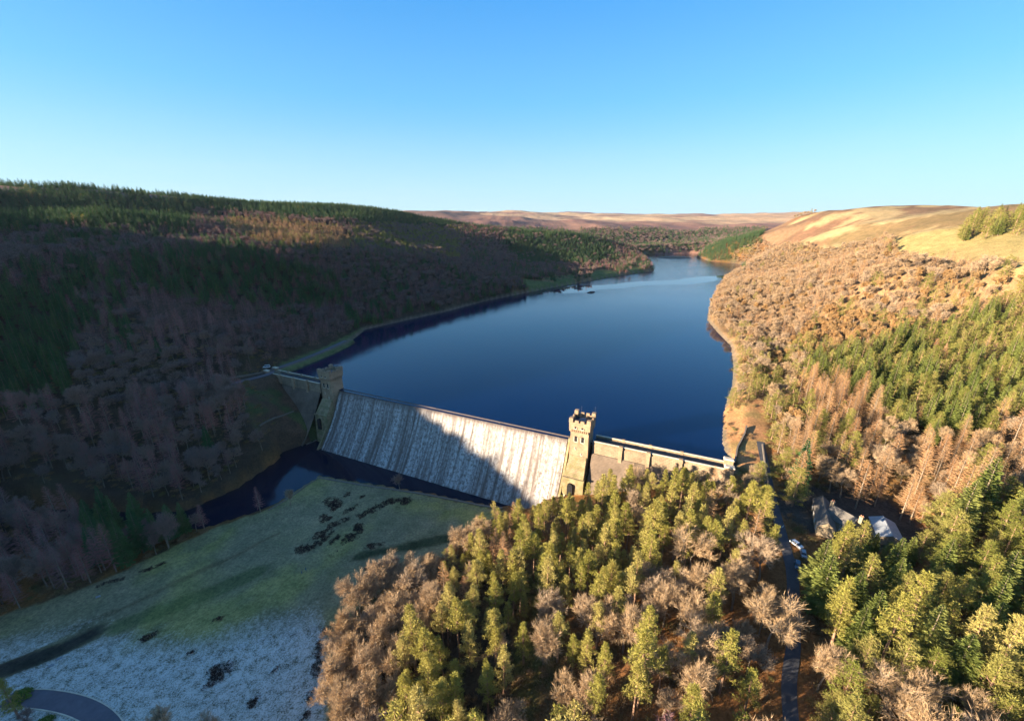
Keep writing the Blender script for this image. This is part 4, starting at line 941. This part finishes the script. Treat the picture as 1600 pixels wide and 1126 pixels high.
# seen from the camera over the ground?
def ground_visible(x, y, z):
    v = np.ones(len(x), bool)
    for t in np.linspace(.15, .97, 28): v &= H(x*t, y*t) < CAMZ+(z-CAMZ)*t+1
    return v
trees = []
u1 = rng.random(len(cx_)); u2 = rng.random(len(cx_)); u3 = rng.random(len(cx_)); u4 = rng.random(len(cx_))
clus = fbm(cx_, cy_, 38, 101)
for i in np.nonzero(ok)[0]:
    mixl, sf, place = (STANDS[which[i]][1:] if which[i] >= 0 else DEFAULT)
    if u1[i] > min(1., .97/sf**2): continue
    r = .65*u2[i]+.35*np.clip((clus[i]-.3)/.4, 0, .999); a = 0; kd = mixl[-1][0]; tot = sum(w_ for _, w_ in mixl)
    for k_, w_ in mixl:
        a += w_/tot
        if r < a: kd = k_; break
    if which[i] < 0 and cx_[i] > .42*cy_[i]+10: kd = ('bare' if kd != 'spruce' else 'pined'); place = 'hill'
    if dist[i] > 1850: kd = 'spruce' if u2[i] < .35 else 'bared'; place = 'far'
    sc = .62+.5*u3[i]
    sc *= {'bare': 1.0, 'bared': .95, 'beech': .9, 'bush': .9, 'spruce': .95, 'sprucel': .9, 'pine': .98, 'pined': .88, 'larch': .92, 'larchd': .88}[kd]
    sc *= 1.24 if dist[i] < 230 or place == 'river' else (1.04 if place != 'west' else (.76 if kd in ('spruce', 'pined') else .88))
    if kd in ('bare', 'beech') and place == 'hill': sc *= .82
    if place in ('slope', 'meadow') or (place == 'shore' and cy_[i] < 190):   # the lower trees along the upper edge of the wood leave the dam in sight
        lim = float(np.interp(gpx[i], [690, 760, 800, 870, 900, 950, 1000, 1040, 1080, 1130, 1180], [862, 784, 780, 770, 752, 726, 730, 718, 727, 737, 750]))
        hh = {'bare': 15, 'bared': 15, 'bush': 4}.get(kd, 20)
        while sc > .35 and float(proj(cx_[i], cy_[i], cz_[i]+hh*sc)[1]) < lim+rng.uniform(-3, 10): sc *= .93
        if sc <= .4 or gpy[i] < lim+6: continue
    if 1215 < gpx[i] < 1425 and gpy[i] > 830 and dist[i] < 230:   # the house in its clearing stays in sight
        while sc > .3 and float(proj(cx_[i], cy_[i], cz_[i]+20*sc)[1]) < 842-12*u2[i]: sc *= .93
        if sc < .4: continue
    if dist[i] > 900: sc *= 1.02
    if dist[i] > 1850: sc *= 1.2
    if cand[i, 2] < 6 and place in ('meadow',): sc *= .85
    if place == 'shore': sc *= .85
    trees.append((kd, place, float(cx_[i]), float(cy_[i]), float(cz_[i]), sc, float(u4[i])*6.283))
# solitary trees
for kd, x_, y_, gz, sc, lab in [('spruce', 1240, 745, 3, 1.35, None)]: pass
EXTRA = [('pine', P(1302, 900, 0), 1.12, 'wide pine rising in front of the stone house roof'), ('pined', P(1338, 868, 0), .8, 'dense green pine just below the pale shed roof'), ('spruce', P(1243, 770, 2), 1.3, 'tall dark spruce standing alone beside the shaded lane'), ('bare', P(437, 1000, -34), .001, None),
 ('bare', (P(455, 790, -35)), .75, 'lone grey leafless tree by the river at the meadow tip'), ('pine', P(28, 1118, -33), 1.0, 'yellow-green bushy tree at the bend of the curved road'),
 ('bush', P(70, 1132, -34), 1.1, 'dark round bush between the curved road and the meadow corner'), ('bared', P(45, 1135, -34), .5, 'small brown leafless tree tucked beside the curved road'), ('bush', P(34, 1090, -34), 1.2, 'round bush at the far verge of the curved road'),
 ('bare', P(262, 1160, -34), .9, 'round tan leafless tree catching the sun beside the frosty meadow'), ('bare', P(335, 1175, -34), .95, 'broad brown leafless tree half in shade below the frosty meadow'),
 ('bare', P(1386, 400, 72), .8, 'round leafless tree standing alone at the edge of the hillside pasture'), ('spruce', P(1121, 466, 2), .62, 'small dark spruce at the point of the sunlit shore'),
 ('pine', P(1300, 1000, 0), 1.25, 'pale wide-crowned pine with a leaning bare trunk beside the lane'), ('pined', P(1310, 1110, -1), 1.15, 'rounded bright green tree low beside the lane')]
for kd, p, sc, lab in EXTRA:
    if lab and sc > .01: trees.append((kd, 'x:'+lab, p[0], p[1], float(H(p[0], p[1])), sc, 1.0))
for k in range(80):                       # pines by the upper pasture skyline
    p = PA(1512+(k*37 % 110)+random.uniform(-5, 5), 340, 700+random.uniform(0, 110)); trees.append((('pined', 'sprucel')[k % 4 == 0], 'sky', p[0], p[1], float(H(p[0], p[1])), random.uniform(.75, 1.25), random.random()*6))
BASEKIND = {'pine': 'pine_tree', 'pined': 'pine_tree', 'spruce': 'spruce_tree', 'sprucel': 'spruce_tree', 'larch': 'larch_tree', 'larchd': 'larch_tree', 'bare': 'bare_tree', 'bared': 'bare_tree', 'beech': 'beech_tree', 'bush': 'evergreen_bush'}
CAT = {'pine_tree': 'pine tree', 'spruce_tree': 'spruce tree', 'larch_tree': 'larch tree', 'bare_tree': 'leafless tree', 'beech_tree': 'beech tree', 'evergreen_bush': 'bush'}
LOOK = {'pine': 'yellow-green pine with a bare reddish trunk', 'pined': 'dense green pine', 'spruce': 'dark conical spruce', 'sprucel': 'sunlit olive-green conical spruce', 'larch': 'leafless orange-brown larch', 'larchd': 'leafless reddish-brown larch', 'bare': 'leafless pale tan tree', 'bared': 'leafless brown tree', 'beech': 'orange-leaved tree', 'bush': 'round bright green bush'}
WHERE = {'bottom': 'in the thin wood beside the lower lane', 'meadow': 'at the wood edge next to the meadow', 'slope': 'on the sunlit slope between dam and lane', 'lane': 'across the lane from the dam slope', 'hill': 'on the sunlit hillside above the stone house', 'shore': 'along the sunlit reservoir bank', 'west': 'on the shaded hillside above the reservoir', 'river': 'in the shaded wood above the river', 'far': 'in the far woods', 'sky': 'on the skyline above the pasture'}
ta = np.array([t[2:6] for t in trees]); tx, ty, tz = ta[:, 0], ta[:, 1], ta[:, 2]
p1x, p1y, pdd = proj(tx, ty, tz+12*ta[:, 3]); dist_t = np.hypot(tx, ty)
score = ta[:, 3]/pdd
vis = (p1x > -5) & (p1x < 1605) & (p1y > 0) & (p1y < 1126) & ground_visible(tx, ty, tz+15*ta[:, 3])
score = np.where(vis, score, 0)
for i, t in enumerate(trees):
    if t[1][:2] == 'x:': score[i] = 9
bk_arr = np.array([BASEKIND[t[0]] for t in trees]); indiv = np.zeros(len(trees), bool)
for bkd in set(bk_arr):
    ii = np.nonzero(bk_arr == bkd)[0]; ii = ii[np.argsort(-score[ii])]
    ii = ii[:298]; indiv[ii[score[ii] > 0]] = True
print('trees', len(trees), {k: int((bk_arr == k).sum()) for k in set(bk_arr)}, 'individual', indiv.sum())
coll = scene.collection
for i in np.nonzero(indiv)[0]:
    kd, place, x_, y_, z_, sc, rz_ = trees[i]; nm = BASEKIND[kd]
    e = bpy.data.objects.new(nm, None); coll.objects.link(e); e.location = (x_, y_, z_-.2); e.rotation_euler = (0, 0, rz_); e.scale = (sc, sc, sc*(.94+.12*((i*37) % 11)/10.))
    if place[:2] == 'x:': e['label'] = place[2:]
    else: e['label'] = LOOK[kd]+' '+WHERE[place]; e['group'] = LOOK[kd].split(' with ')[0]+'s '+WHERE[place]
    e['category'] = CAT[nm]
    tm_, cm_ = HI[kd][(i*7919) % len(HI[kd])]
    for n__, m_ in (('trunk', tm_), ('crown', cm_)):
        c = bpy.data.objects.new(n__, m_); coll.objects.link(c); c.parent = e
def scatter_group(coln):
    ng = bpy.data.node_groups.new('scatter', 'GeometryNodeTree')
    ng.interface.new_socket('Geometry', in_out='INPUT', socket_type='NodeSocketGeometry'); ng.interface.new_socket('Geometry', in_out='OUTPUT', socket_type='NodeSocketGeometry')
    gi = ng.nodes.new('NodeGroupInput'); go = ng.nodes.new('NodeGroupOutput'); ip = ng.nodes.new('GeometryNodeInstanceOnPoints'); ci = ng.nodes.new('GeometryNodeCollectionInfo')
    ci.inputs['Collection'].default_value = coln; ci.inputs['Separate Children'].default_value = True; ci.inputs['Reset Children'].default_value = True
    L = ng.links; L.new(gi.outputs[0], ip.inputs['Points']); L.new(ci.outputs[0], ip.inputs['Instance']); ip.inputs['Pick Instance'].default_value = True
    def att(n, t):
        a = ng.nodes.new('GeometryNodeInputNamedAttribute'); a.data_type = t; a.inputs[0].default_value = n; return [o_ for o_ in a.outputs if o_.enabled][0]
    L.new(att('pick', 'INT'), ip.inputs['Instance Index']); cb = ng.nodes.new('ShaderNodeCombineXYZ'); L.new(att('turn', 'FLOAT'), cb.inputs[2]); L.new(cb.outputs[0], ip.inputs['Rotation'])
    sv = ng.nodes.new('ShaderNodeCombineXYZ'); mu = ng.nodes.new('ShaderNodeMath'); mu.operation = 'MULTIPLY'; L.new(att('size', 'FLOAT'), mu.inputs[0]); L.new(att('girth', 'FLOAT'), mu.inputs[1])
    L.new(mu.outputs[0], sv.inputs[0]); L.new(mu.outputs[0], sv.inputs[1]); L.new(att('size', 'FLOAT'), sv.inputs[2]); L.new(sv.outputs[0], ip.inputs['Scale']); L.new(ip.outputs[0], go.inputs[0]); return ng
def scatter(name, pts, sizes, turns, picks, coln, label, cat, girth=None):
    girth = np.ones(len(sizes)) if girth is None else girth
    m_ = bpy.data.meshes.new(name); m_.from_pydata([tuple(p) for p in pts], [], [])
    for n_, t_, v_ in (('size', 'FLOAT', sizes), ('turn', 'FLOAT', turns), ('girth', 'FLOAT', girth), ('pick', 'INT', picks)):
        a = m_.attributes.new(n_, t_, 'POINT'); a.data.foreach_set('value', np.array(v_, np.float32 if t_ == 'FLOAT' else np.int32))
    o_ = link(bpy.data.objects.new(name, m_)); md = o_.modifiers.new('scatter', 'NODES'); md.node_group = scatter_group(coln)
    return tag(o_, label, cat, kind='stuff')
WOODN = {'sprucel': ('sunlit_spruce_wood', 'mass of sunlit olive-green spruces'), 'pine': ('pine_wood', 'mass of yellow-green pines'), 'pined': ('dark_pine_wood', 'mass of dense green pines filling the hillside'), 'spruce': ('spruce_wood', 'mass of dark spruces along the hills'), 'larch': ('larch_wood', 'mass of pale orange larches'), 'larchd': ('reddish_larch_wood', 'mass of reddish-brown larches on the shaded hillside'), 'bare': ('pale_bare_wood', 'mass of pale leafless trees on the sunlit bank'), 'bared': ('brown_bare_wood', 'mass of brown leafless trees on the hillsides'), 'beech': ('orange_wood', 'mass of orange-leaved trees on the sunlit hillside'), 'bush': ('shrubbery', 'mass of green bushes')}
for kd in HI:
    ii = [i for i in range(len(trees)) if trees[i][0] == kd and not indiv[i]]
    if not ii: continue
    scatter(WOODN[kd][0], [(trees[i][2], trees[i][3], trees[i][4]-.2) for i in ii], [trees[i][5] for i in ii], [trees[i][6] for i in ii], [(i*31) % len(LOW[kd].objects) for i in ii], LOW[kd], WOODN[kd][1], 'woodland', [(1.75 if kd in ('spruce', 'pined') else 1.45) if trees[i][1] in ('west', 'far') else 1.1 for i in ii])
# undergrowth in the near woods
bc = bpy.data.collections.new('brush_stock')
for k in range(3): bc.objects.link(bpy.data.objects.new('brush', brushp(80+k).mesh('brush', M['brush'])))
gx, gy = sample(3.4, -330, 330, 30, 330); gz = H(gx, gy); qx, qy, qd = proj(gx, gy, gz)
k = (qd > 20) & (qx > -60) & (qx < 1660) & (qy < 1250) & (fbm(gx, gy, 18, 5) > .44) & ~(inpoly(qx, qy, MEADOW) & (gz < -20)) & ~inpoly(gx, gy, LAKE) & ~inpoly(gx, gy, BASIN) & (segdist(gx, gy, BASIN, True) > 3) & (segdist(gx, gy, LAKE, True) > 1.5) & (gz > -36)
s_, n_ = dam_sn(gx, gy); k &= ~((s_ > -80) & (s_ < 258) & (n_ > -6) & (n_ < 24))
for pts, wd in ((ROAD[2:], 4.), (WROAD[:3], 4.5), (TRACK, 5), (LOOP, 7)): k &= segdist(gx, gy, pts) > wd
k &= ~(np.hypot((gx-138)/1.35, gy-140) < 17)
k &= ~((inpoly(qx, qy, [(1128, 650), (1185, 620), (1200, 690), (1180, 745), (1145, 720)])) & (fbm(gx, gy, 8, 15) < .6))
ii = np.nonzero(k)[0]; print('brush', len(ii))
scatter('undergrowth', np.stack([gx[ii], gy[ii], gz[ii]], 1), rng.uniform(.4, 1.1, len(ii)), rng.random(len(ii))*6.28, rng.integers(0, 3, len(ii)), bc, 'brown scrub and bracken under the trees', 'undergrowth')
# ------------------------------------------------------------------ buildings and small things
M['slate'] = stone('slate_roof', (.15, .135, .12), (.12, .11, .10), (.16, .145, .125), .35)
M['rubble'] = stone('house_stone', (.36, .28, .19), (.30, .24, .16), (.34, .27, .18), .5)
M['sheet'] = simple('pale_roof_sheet', (.26, .28, .30), .6, .15, .6)
M['white'] = simple('white_paint', (.8, .8, .8), .4, .05)
M['carwhite'] = simple('white_car_paint', (.75, .76, .78), .25, .04, 1, .5)
M['carblue'] = simple('blue_car_paint', (.05, .10, .16), .25, .1, 1, .5)
M['cargrey'] = simple('grey_car_paint', (.25, .27, .3), .25, .1, 1, .5)
M['glass'] = simple('dark_glass', (.02, .03, .04), .1, .1, 1, .6)
M['rubber'] = simple('tyre_rubber', (.02, .02, .02), .9, .1)
M['pot'] = simple('chimney_pot', (.45, .20, .11), .8, .15)
def wall_window(t, T, x, y, z, w_, h_, ax):
    g = MB(); f_ = MB(); d = .05
    if ax == 'x':
        g.box(x-w_/2, x+w_/2, y-d, y+d, z, z+h_, 0, T)
        for a, b2, c, e in ((x-w_/2-.12, x-w_/2, z-.12, z+h_+.12), (x+w_/2, x+w_/2+.12, z-.12, z+h_+.12), (x-w_/2, x+w_/2, z+h_, z+h_+.14), (x-w_/2, x+w_/2, z-.14, z), (x-.04, x+.04, z, z+h_)): f_.box(a, b2, y-.09, y+.09, c, e, 0, T)
    else:
        g.box(x-d, x+d, y-w_/2, y+w_/2, z, z+h_, 0, T)
        for a, b2, c, e in ((y-w_/2-.12, y-w_/2, z-.12, z+h_+.12), (y+w_/2, y+w_/2+.12, z-.12, z+h_+.12), (y-w_/2, y+w_/2, z+h_, z+h_+.14), (y-w_/2, y+w_/2, z-.14, z), (y-.04, y+.04, z, z+h_)): f_.box(x-.09, x+.09, a, b2, c, e, 0, T)
    o_ = g.build('window', M['glass'], t); f_.build('frame', M['white'], o_)
def cottage(name, p0, p1, wd, eave, ridge, label, cat, roofm, wallm, chim=(), parent=None, door=True):
    """gabled block whose ridge runs from p0 to p1"""
    dx, dy = p1[0]-p0[0], p1[1]-p0[1]; L = math.hypot(dx, dy); cx0, cy0 = (p0[0]+p1[0])/2, (p0[1]+p1[1])/2
    zb = float(H(cx0, cy0)); t = empty(name, (cx0, cy0, zb), math.atan2(dy, dx)); tag(t, label, cat)
    w_ = wd/2; l_ = L/2; mb = MB()
    mb.face([(-l_, -w_, -1.5), (l_, -w_, -1.5), (l_, -w_, eave), (-l_, -w_, eave)]); mb.face([(l_, w_, -1.5), (-l_, w_, -1.5), (-l_, w_, eave), (l_, w_, eave)])
    mb.face([(l_, -w_, -1.5), (l_, w_, -1.5), (l_, w_, eave), (l_, 0, ridge), (l_, -w_, eave)]); mb.face([(-l_, w_, -1.5), (-l_, -w_, -1.5), (-l_, -w_, eave), (-l_, 0, ridge), (-l_, w_, eave)])
    mb.build('wall', wallm, t)
    rf = MB(); e = .35; k = (ridge-eave)/w_
    for sg in (-1, 1):
        y0, z0_, y1, z1_ = sg*(w_+e), eave-k*e, 0, ridge
        q = [(-l_-e, y0, z0_+.05), (l_+e, y0, z0_+.05), (l_+e, y1, z1_+.05), (-l_-e, y1, z1_+.05)]
        if sg > 0: q = [q[1], q[0], q[3], q[2]]
        rf.hexa(q+[(a, b2, c+.22) for a, b2, c in q])
    rf.box(-l_-e, l_+e, -.18, .18, ridge+.2, ridge+.42)
    ro = rf.build('roof', roofm, t)
    for cxx in chim:
        cm_ = MB(); cm_.box(cxx-.55, cxx+.55, -.5, .5, ridge-1, ridge+1.7); cm_.box(cxx-.65, cxx+.65, -.6, .6, ridge+1.7, ridge+1.9)
        co = cm_.build('chimney', M['rubble'], ro)
        pt = MB()
        for q in (-.28, .28): pt.tube((cxx+q, 0, ridge+1.9), (cxx+q, 0, ridge+2.5), .16, .13, 8)
        pt.build('chimney_pot', M['pot'], ro)
    T = lambda a, b2, c: (a, b2, c)
    n_ = max(1, int(L/4)); 
    for i in range(n_):
        x = -l_+L*(i+.5)/n_
        for sg in (-1, 1):
            wall_window(t, T, x, sg*w_, 1.0, 1.1, 1.2, 'x')
            if eave > 4: wall_window(t, T, x, sg*w_, 3.4, 1.0, 1.1, 'x')
    if door:
        d = MB(); d.box(-l_-.06, -l_+.1, -.55, .55, 0, 2.1); do = d.build('door', M['dark'], t); d = MB(); d.box(-l_-.12, -l_-.06, .3, .4, 1.0, 1.1); d.build('handle', M['iron'], do)
    return t
a_, b_ = P(1338, 814, 7.5), P(1300, 793, 7.5)
cottage('stone_house', a_, b_, 8.0, 4.6, 7.6, 'old stone house with brown roof and chimneys among the trees', 'house', M['slate'], M['rubble'], (-5.5, 4.5))
a_, b_ = P(1285, 778, 6.5), P(1293, 820, 6.5)
cottage('house_wing', a_, b_, 5.6, 4.0, 6.4, 'narrow gabled stone outbuilding beside the old house', 'outbuilding', M['slate'], M['rubble'], ())
a_, b_ = P(1380, 806, 6), P(1395, 836, 6)
sh = cottage('long_shed', a_, b_, 7.5, 3.0, 4.6, 'shed with a pale grey roof behind the old stone house', 'shed', M['sheet'], M['rubble'], (), door=False)
for k in range(5):
    pm = MB(); x = -5+k*2.4; pm.tube((x, 4.2, -.6), (x, 4.2, 2.7), .13, .11, 6); pm.build('post', M['white'], sh)
def car(loc, rz, paint, label, van=False):
    t = empty('parked_car' if not van else 'parked_van', (loc[0], loc[1], float(H(loc[0], loc[1]))+.18), rz); tag(t, label, 'car' if not van else 'van', 'vehicles parked by the dam')
    hL, hW = (2.2, .88) if not van else (2.6, .98); z1 = .95 if not van else 1.2; zt = 1.48 if not van else 2.1
    b_ = MB(); pr = [(-hL, .45), (-hL+.1, z1-.1), (-hL+.9 if not van else -hL+.7, z1), (hL-.1, z1), (hL, .5), (hL-.1, .25), (-hL+.1, .25)]
    n_ = len(pr)
    for i in range(n_):
        (x0, za), (x1, zb) = pr[i], pr[(i+1) % n_]; b_.face([(x0, -hW, za), (x1, -hW, zb), (x1, hW, zb), (x0, hW, za)])
    b_.face([(x, -hW, z) for x, z in pr][::-1]); b_.face([(x, hW, z) for x, z in pr])
    b_.build('body', paint, t)
    c_ = MB(); xs = (-hL+.9, -hL+1.7, hL-.7, hL-.15) if not van else (-hL+.7, -hL+1.3, hL-.15, hL-.08)
    c_.hexa([(xs[0], -hW+.08, z1), (xs[3], -hW+.08, z1), (xs[3], hW-.08, z1), (xs[0], hW-.08, z1), (xs[1], -hW+.22, zt-.06), (xs[2], -hW+.22, zt-.06), (xs[2], hW-.22, zt-.06), (xs[1], hW-.22, zt-.06)])
    c_.build('windows', M['glass'], t)
    r_ = MB(); r_.box(xs[1]-.06, xs[2]+.06, -hW+.2, hW-.2, zt-.06, zt, 0, None, .05)
    for x in (xs[1]+.1, (xs[1]+xs[2])/2, xs[2]-.15):
        for sg in (-1, 1): r_.box(x-.06, x+.06, sg*(hW-.12)-.05, sg*(hW-.12)+.05, z1, zt-.02)
    r_.build('car_roof', paint, t)
    for x in (-hL+.75, hL-.8):
        for sg in (-1, 1):
            w_ = MB(); w_.tube((x, sg*(hW-.2), .14), (x, sg*(hW+.02), .14), .33, .33, 14); wo = w_.build('wheel', M['rubber'], t)
            h_ = MB(); h_.tube((x, sg*(hW+.02), .14), (x, sg*(hW+.04), .14), .18, .18, 10); h_.build('rim', M['sheet'], wo)
    for sg in (-1, 1):
        l_ = MB(); l_.box(-hL-.03, -hL+.08, sg*(hW-.25)-.16, sg*(hW-.25)+.16, .55, .72); l_.build('headlight', M['white'], t)
LANE_A = math.atan2(ROAD[7][1]-ROAD[9][1], ROAD[7][0]-ROAD[9][0])
car(P(1244, 852, 0), LANE_A+.9, M['carwhite'], 'white car parked at the edge of the shaded lane, farthest from camera')
car(P(1255, 866, 0), LANE_A+.1, M['cargrey'], 'grey car parked at the edge of the shaded lane between two others')
car(P(1246, 882, 0), LANE_A, M['carblue'], 'dark blue car parked on the shaded lane')
car(P(417, 575, 4), R(20), M['carwhite'], 'white van parked where the shaded bank meets the dam', True)
# heather patches on the meadow
PATCH = [([(512, 780), (525, 787), (517, 800), (505, 812)], 8), ([(540, 800), (560, 790)], 4.5), ([(560, 807), (585, 795), (607, 782), (637, 782), (625, 790)], 6.5), ([(515, 822), (542, 812)], 5),
 ([(462, 860), (482, 857), (500, 847), (515, 832), (488, 840)], 7), ([(540, 847), (550, 830), (560, 822), (560, 837), (547, 845)], 6.5), ([(515, 850), (532, 837)], 3.5), ([(570, 855), (585, 855), (597, 852)], 4.5), ([(521, 867)], 5), ([(542, 772)], 4), ([(562, 777), (570, 775)], 2.5), ([(577, 891)], 6),
 ([(222, 996), (245, 989)], 5), ([(324, 1060), (352, 1045)], 12), ([(431, 1046)], 5), ([(155, 913), (195, 901)], 3), ([(220, 892), (257, 878)], 3), ([(290, 1021), (303, 1017)], 2.2), ([(335, 968), (348, 965)], 3), ([(392, 1100), (400, 1092)], 6), ([(488, 1060), (500, 1020), (512, 985)], 8), ([(478, 1120), (486, 1090)], 9)]
for i, (pl, wpx) in enumerate(PATCH):
    wp = [Vector(P(a_, b_, -34.3)) for a_, b_ in pl]; x0, y0 = wp[0].x, wp[0].y; sc_ = (wp[0]-Vector(P(pl[0][0]+1, pl[0][1], -34.3))).length; hw = wpx*sc_*1.25
    mb = MB(); random.seed(300+i); segs = list(zip(wp[:-1], wp[1:])) or [(wp[0], wp[0])]
    tl = sum((q-p_).length for p_, q in segs)+2*hw
    for _ in range(int(min(1300, tl*hw*2*2.6))):
        p_, q = random.choices(segs, [(q-p_).length+.1 for p_, q in segs])[0]; c = p_+(q-p_)*random.random(); an = random.random()*6.283; rr_ = hw*math.sqrt(random.random())
        qx_, qy_ = c.x+math.cos(an)*rr_, c.y+math.sin(an)*rr_*1.2
        if float(vnoise(qx_, qy_, 2.6, 5)) < .12+.30*(rr_/hw): continue
        z_ = float(H(qx_, qy_)); clump(mb, Vector((qx_, qy_, z_+.2)), .5, 8, .5, .2, .4, .5)
    mb.v = [(v[0]-x0, v[1]-y0, v[2]-(-34.3)) for v in mb.v]
    o_ = mb.build('heather_patch', M['heather']); o_.location = (x0, y0, -34.3)
    tag(o_, 'low dark heather patch on the shaded '+('meadow near the pool' if pl[0][1] < 900 and pl[0][0] > 400 else 'meadow edge'), 'heather patch', 'dark heather patches on the meadow')
# island and dark hump
mb = MB()
def mound(name, c, a, b2, h, rot, mat, label, cat, kind=None):
    mb = MB(); n_, m_ = 20, 5; random.seed(int(a*7)); g = []
    for j in range(m_+1):
        row = []
        for i in range(n_):
            t = 2*math.pi*i/n_; r_ = (1-j/m_); k = 1+.18*math.sin(3*t+1)+.12*math.sin(5*t)
            x, y = a*r_*k*math.cos(t), b2*r_*k*math.sin(t); row.append((x*math.cos(rot)-y*math.sin(rot), x*math.sin(rot)+y*math.cos(rot), -1+(h+1)*(1-r_**2)))
        g.append(row)
    for j in range(m_):
        for i in range(n_): mb.face([g[j][i], g[j][(i+1) % n_], g[j+1][(i+1) % n_], g[j+1][i]])
    o_ = mb.build(name, mat, None, True); o_.location = c; return tag(o_, label, cat, kind=kind)
mound('island', P(1052, 403, 0), 60, 16, 7, R(-8), M['drystone'], 'low dark island at the far bend of the reservoir', 'island', 'structure')
mound('rocky_spit', P(924, 457, 0), 11, 7, 2.2, R(35), M['heather'], 'small dark rock standing in the reservoir off the shaded shore', 'rock')  # a low dark hump breaking the water surface
# walker
def person(loc, label):
    z = float(H(loc[0], loc[1])); t = bpy.data.meshes.new('person'); bm = bmesh.new()
    J = {'pel': (0, 0, .95, .16), 'ch': (0, .02, 1.35, .17), 'nk': (0, .03, 1.52, .06), 'hd': (0, .03, 1.68, .11), 'ht': (0, .03, 1.78, .07), 'kl': (-.1, .12, .5, .075), 'al': (-.1, .08, .08, .05), 'fl': (-.1, .24, .04, .045), 'kr': (.1, -.04, .5, .075), 'ar': (.1, -.22, .1, .05), 'fr': (.1, -.1, .04, .045),
         'sl': (-.2, .02, 1.42, .065), 'el': (-.27, -.06, 1.15, .05), 'hl': (-.27, .1, .95, .035), 'sr': (.2, .02, 1.42, .065), 'er': (.27, .08, 1.15, .05), 'hr': (.27, .26, 1.0, .035)}
    E_ = [('pel', 'ch'), ('ch', 'nk'), ('nk', 'hd'), ('hd', 'ht'), ('pel', 'kl'), ('kl', 'al'), ('al', 'fl'), ('pel', 'kr'), ('kr', 'ar'), ('ar', 'fr'), ('ch', 'sl'), ('sl', 'el'), ('el', 'hl'), ('ch', 'sr'), ('sr', 'er'), ('er', 'hr')]
    V_ = {k: bm.verts.new(v[:3]) for k, v in J.items()}
    for a, b2 in E_: bm.edges.new((V_[a], V_[b2]))
    bm.to_mesh(t); bm.free(); o_ = link(bpy.data.objects.new('person', t)); o_.location = (loc[0], loc[1], z); o_.rotation_euler.z = 1.1
    sk = o_.modifiers.new('skin', 'SKIN'); keys = list(J)
    for i, k in enumerate(keys): t.skin_vertices[0].data[i].radius = (J[k][3],)*2
    t.skin_vertices[0].data[0].use_root = True
    o_.modifiers.new('s', 'SUBSURF').levels = 1; t.materials.append(M['carblue']); tag(o_, label, 'person')
person(P(472, 897, -34), 'walker in dark clothes crossing the shaded meadow')
person((P(475, 893, -34)[0]+.8, P(475, 893, -34)[1]+.5, 0), 'second walker in dark clothes beside the other on the meadow')
for k, (bx, by) in enumerate(((92, 1028), (80, 1040), (153, 931))):
    x0, y0, _ = P(bx, by, -34.5); mb = MB(); mb.box(-.8, .8, -.35, .35, -.3, .5, taper=.12)
    o_ = mb.build('pale_boulder', M['sheet']); o_.location = (x0, y0, float(H(x0, y0))); o_.rotation_euler.z = .6; tag(o_, ['pale stone block beside the dark path, the upper of two', 'pale stone block beside the dark path near the curved road', 'pale stone block alone near the wooded meadow edge'][k], 'stone block')
for k, (bx, by, lb) in enumerate(((1221, 829, 'small white sign beside the shaded lane'), )):
    x0, y0, _ = P(bx, by, 0); t = empty('sign', (x0, y0, float(H(x0, y0)))); tag(t, lb, 'sign'); t.rotation_euler.z = .5
    mb = MB(); mb.tube((0, 0, -.4), (0, 0, 2.0), .05, .05, 6); mb.build('post', M['iron'], t); mb = MB(); mb.box(-.6, .6, -.1, -.06, 1.2, 2.0); mb.build('panel', M['white'], t)
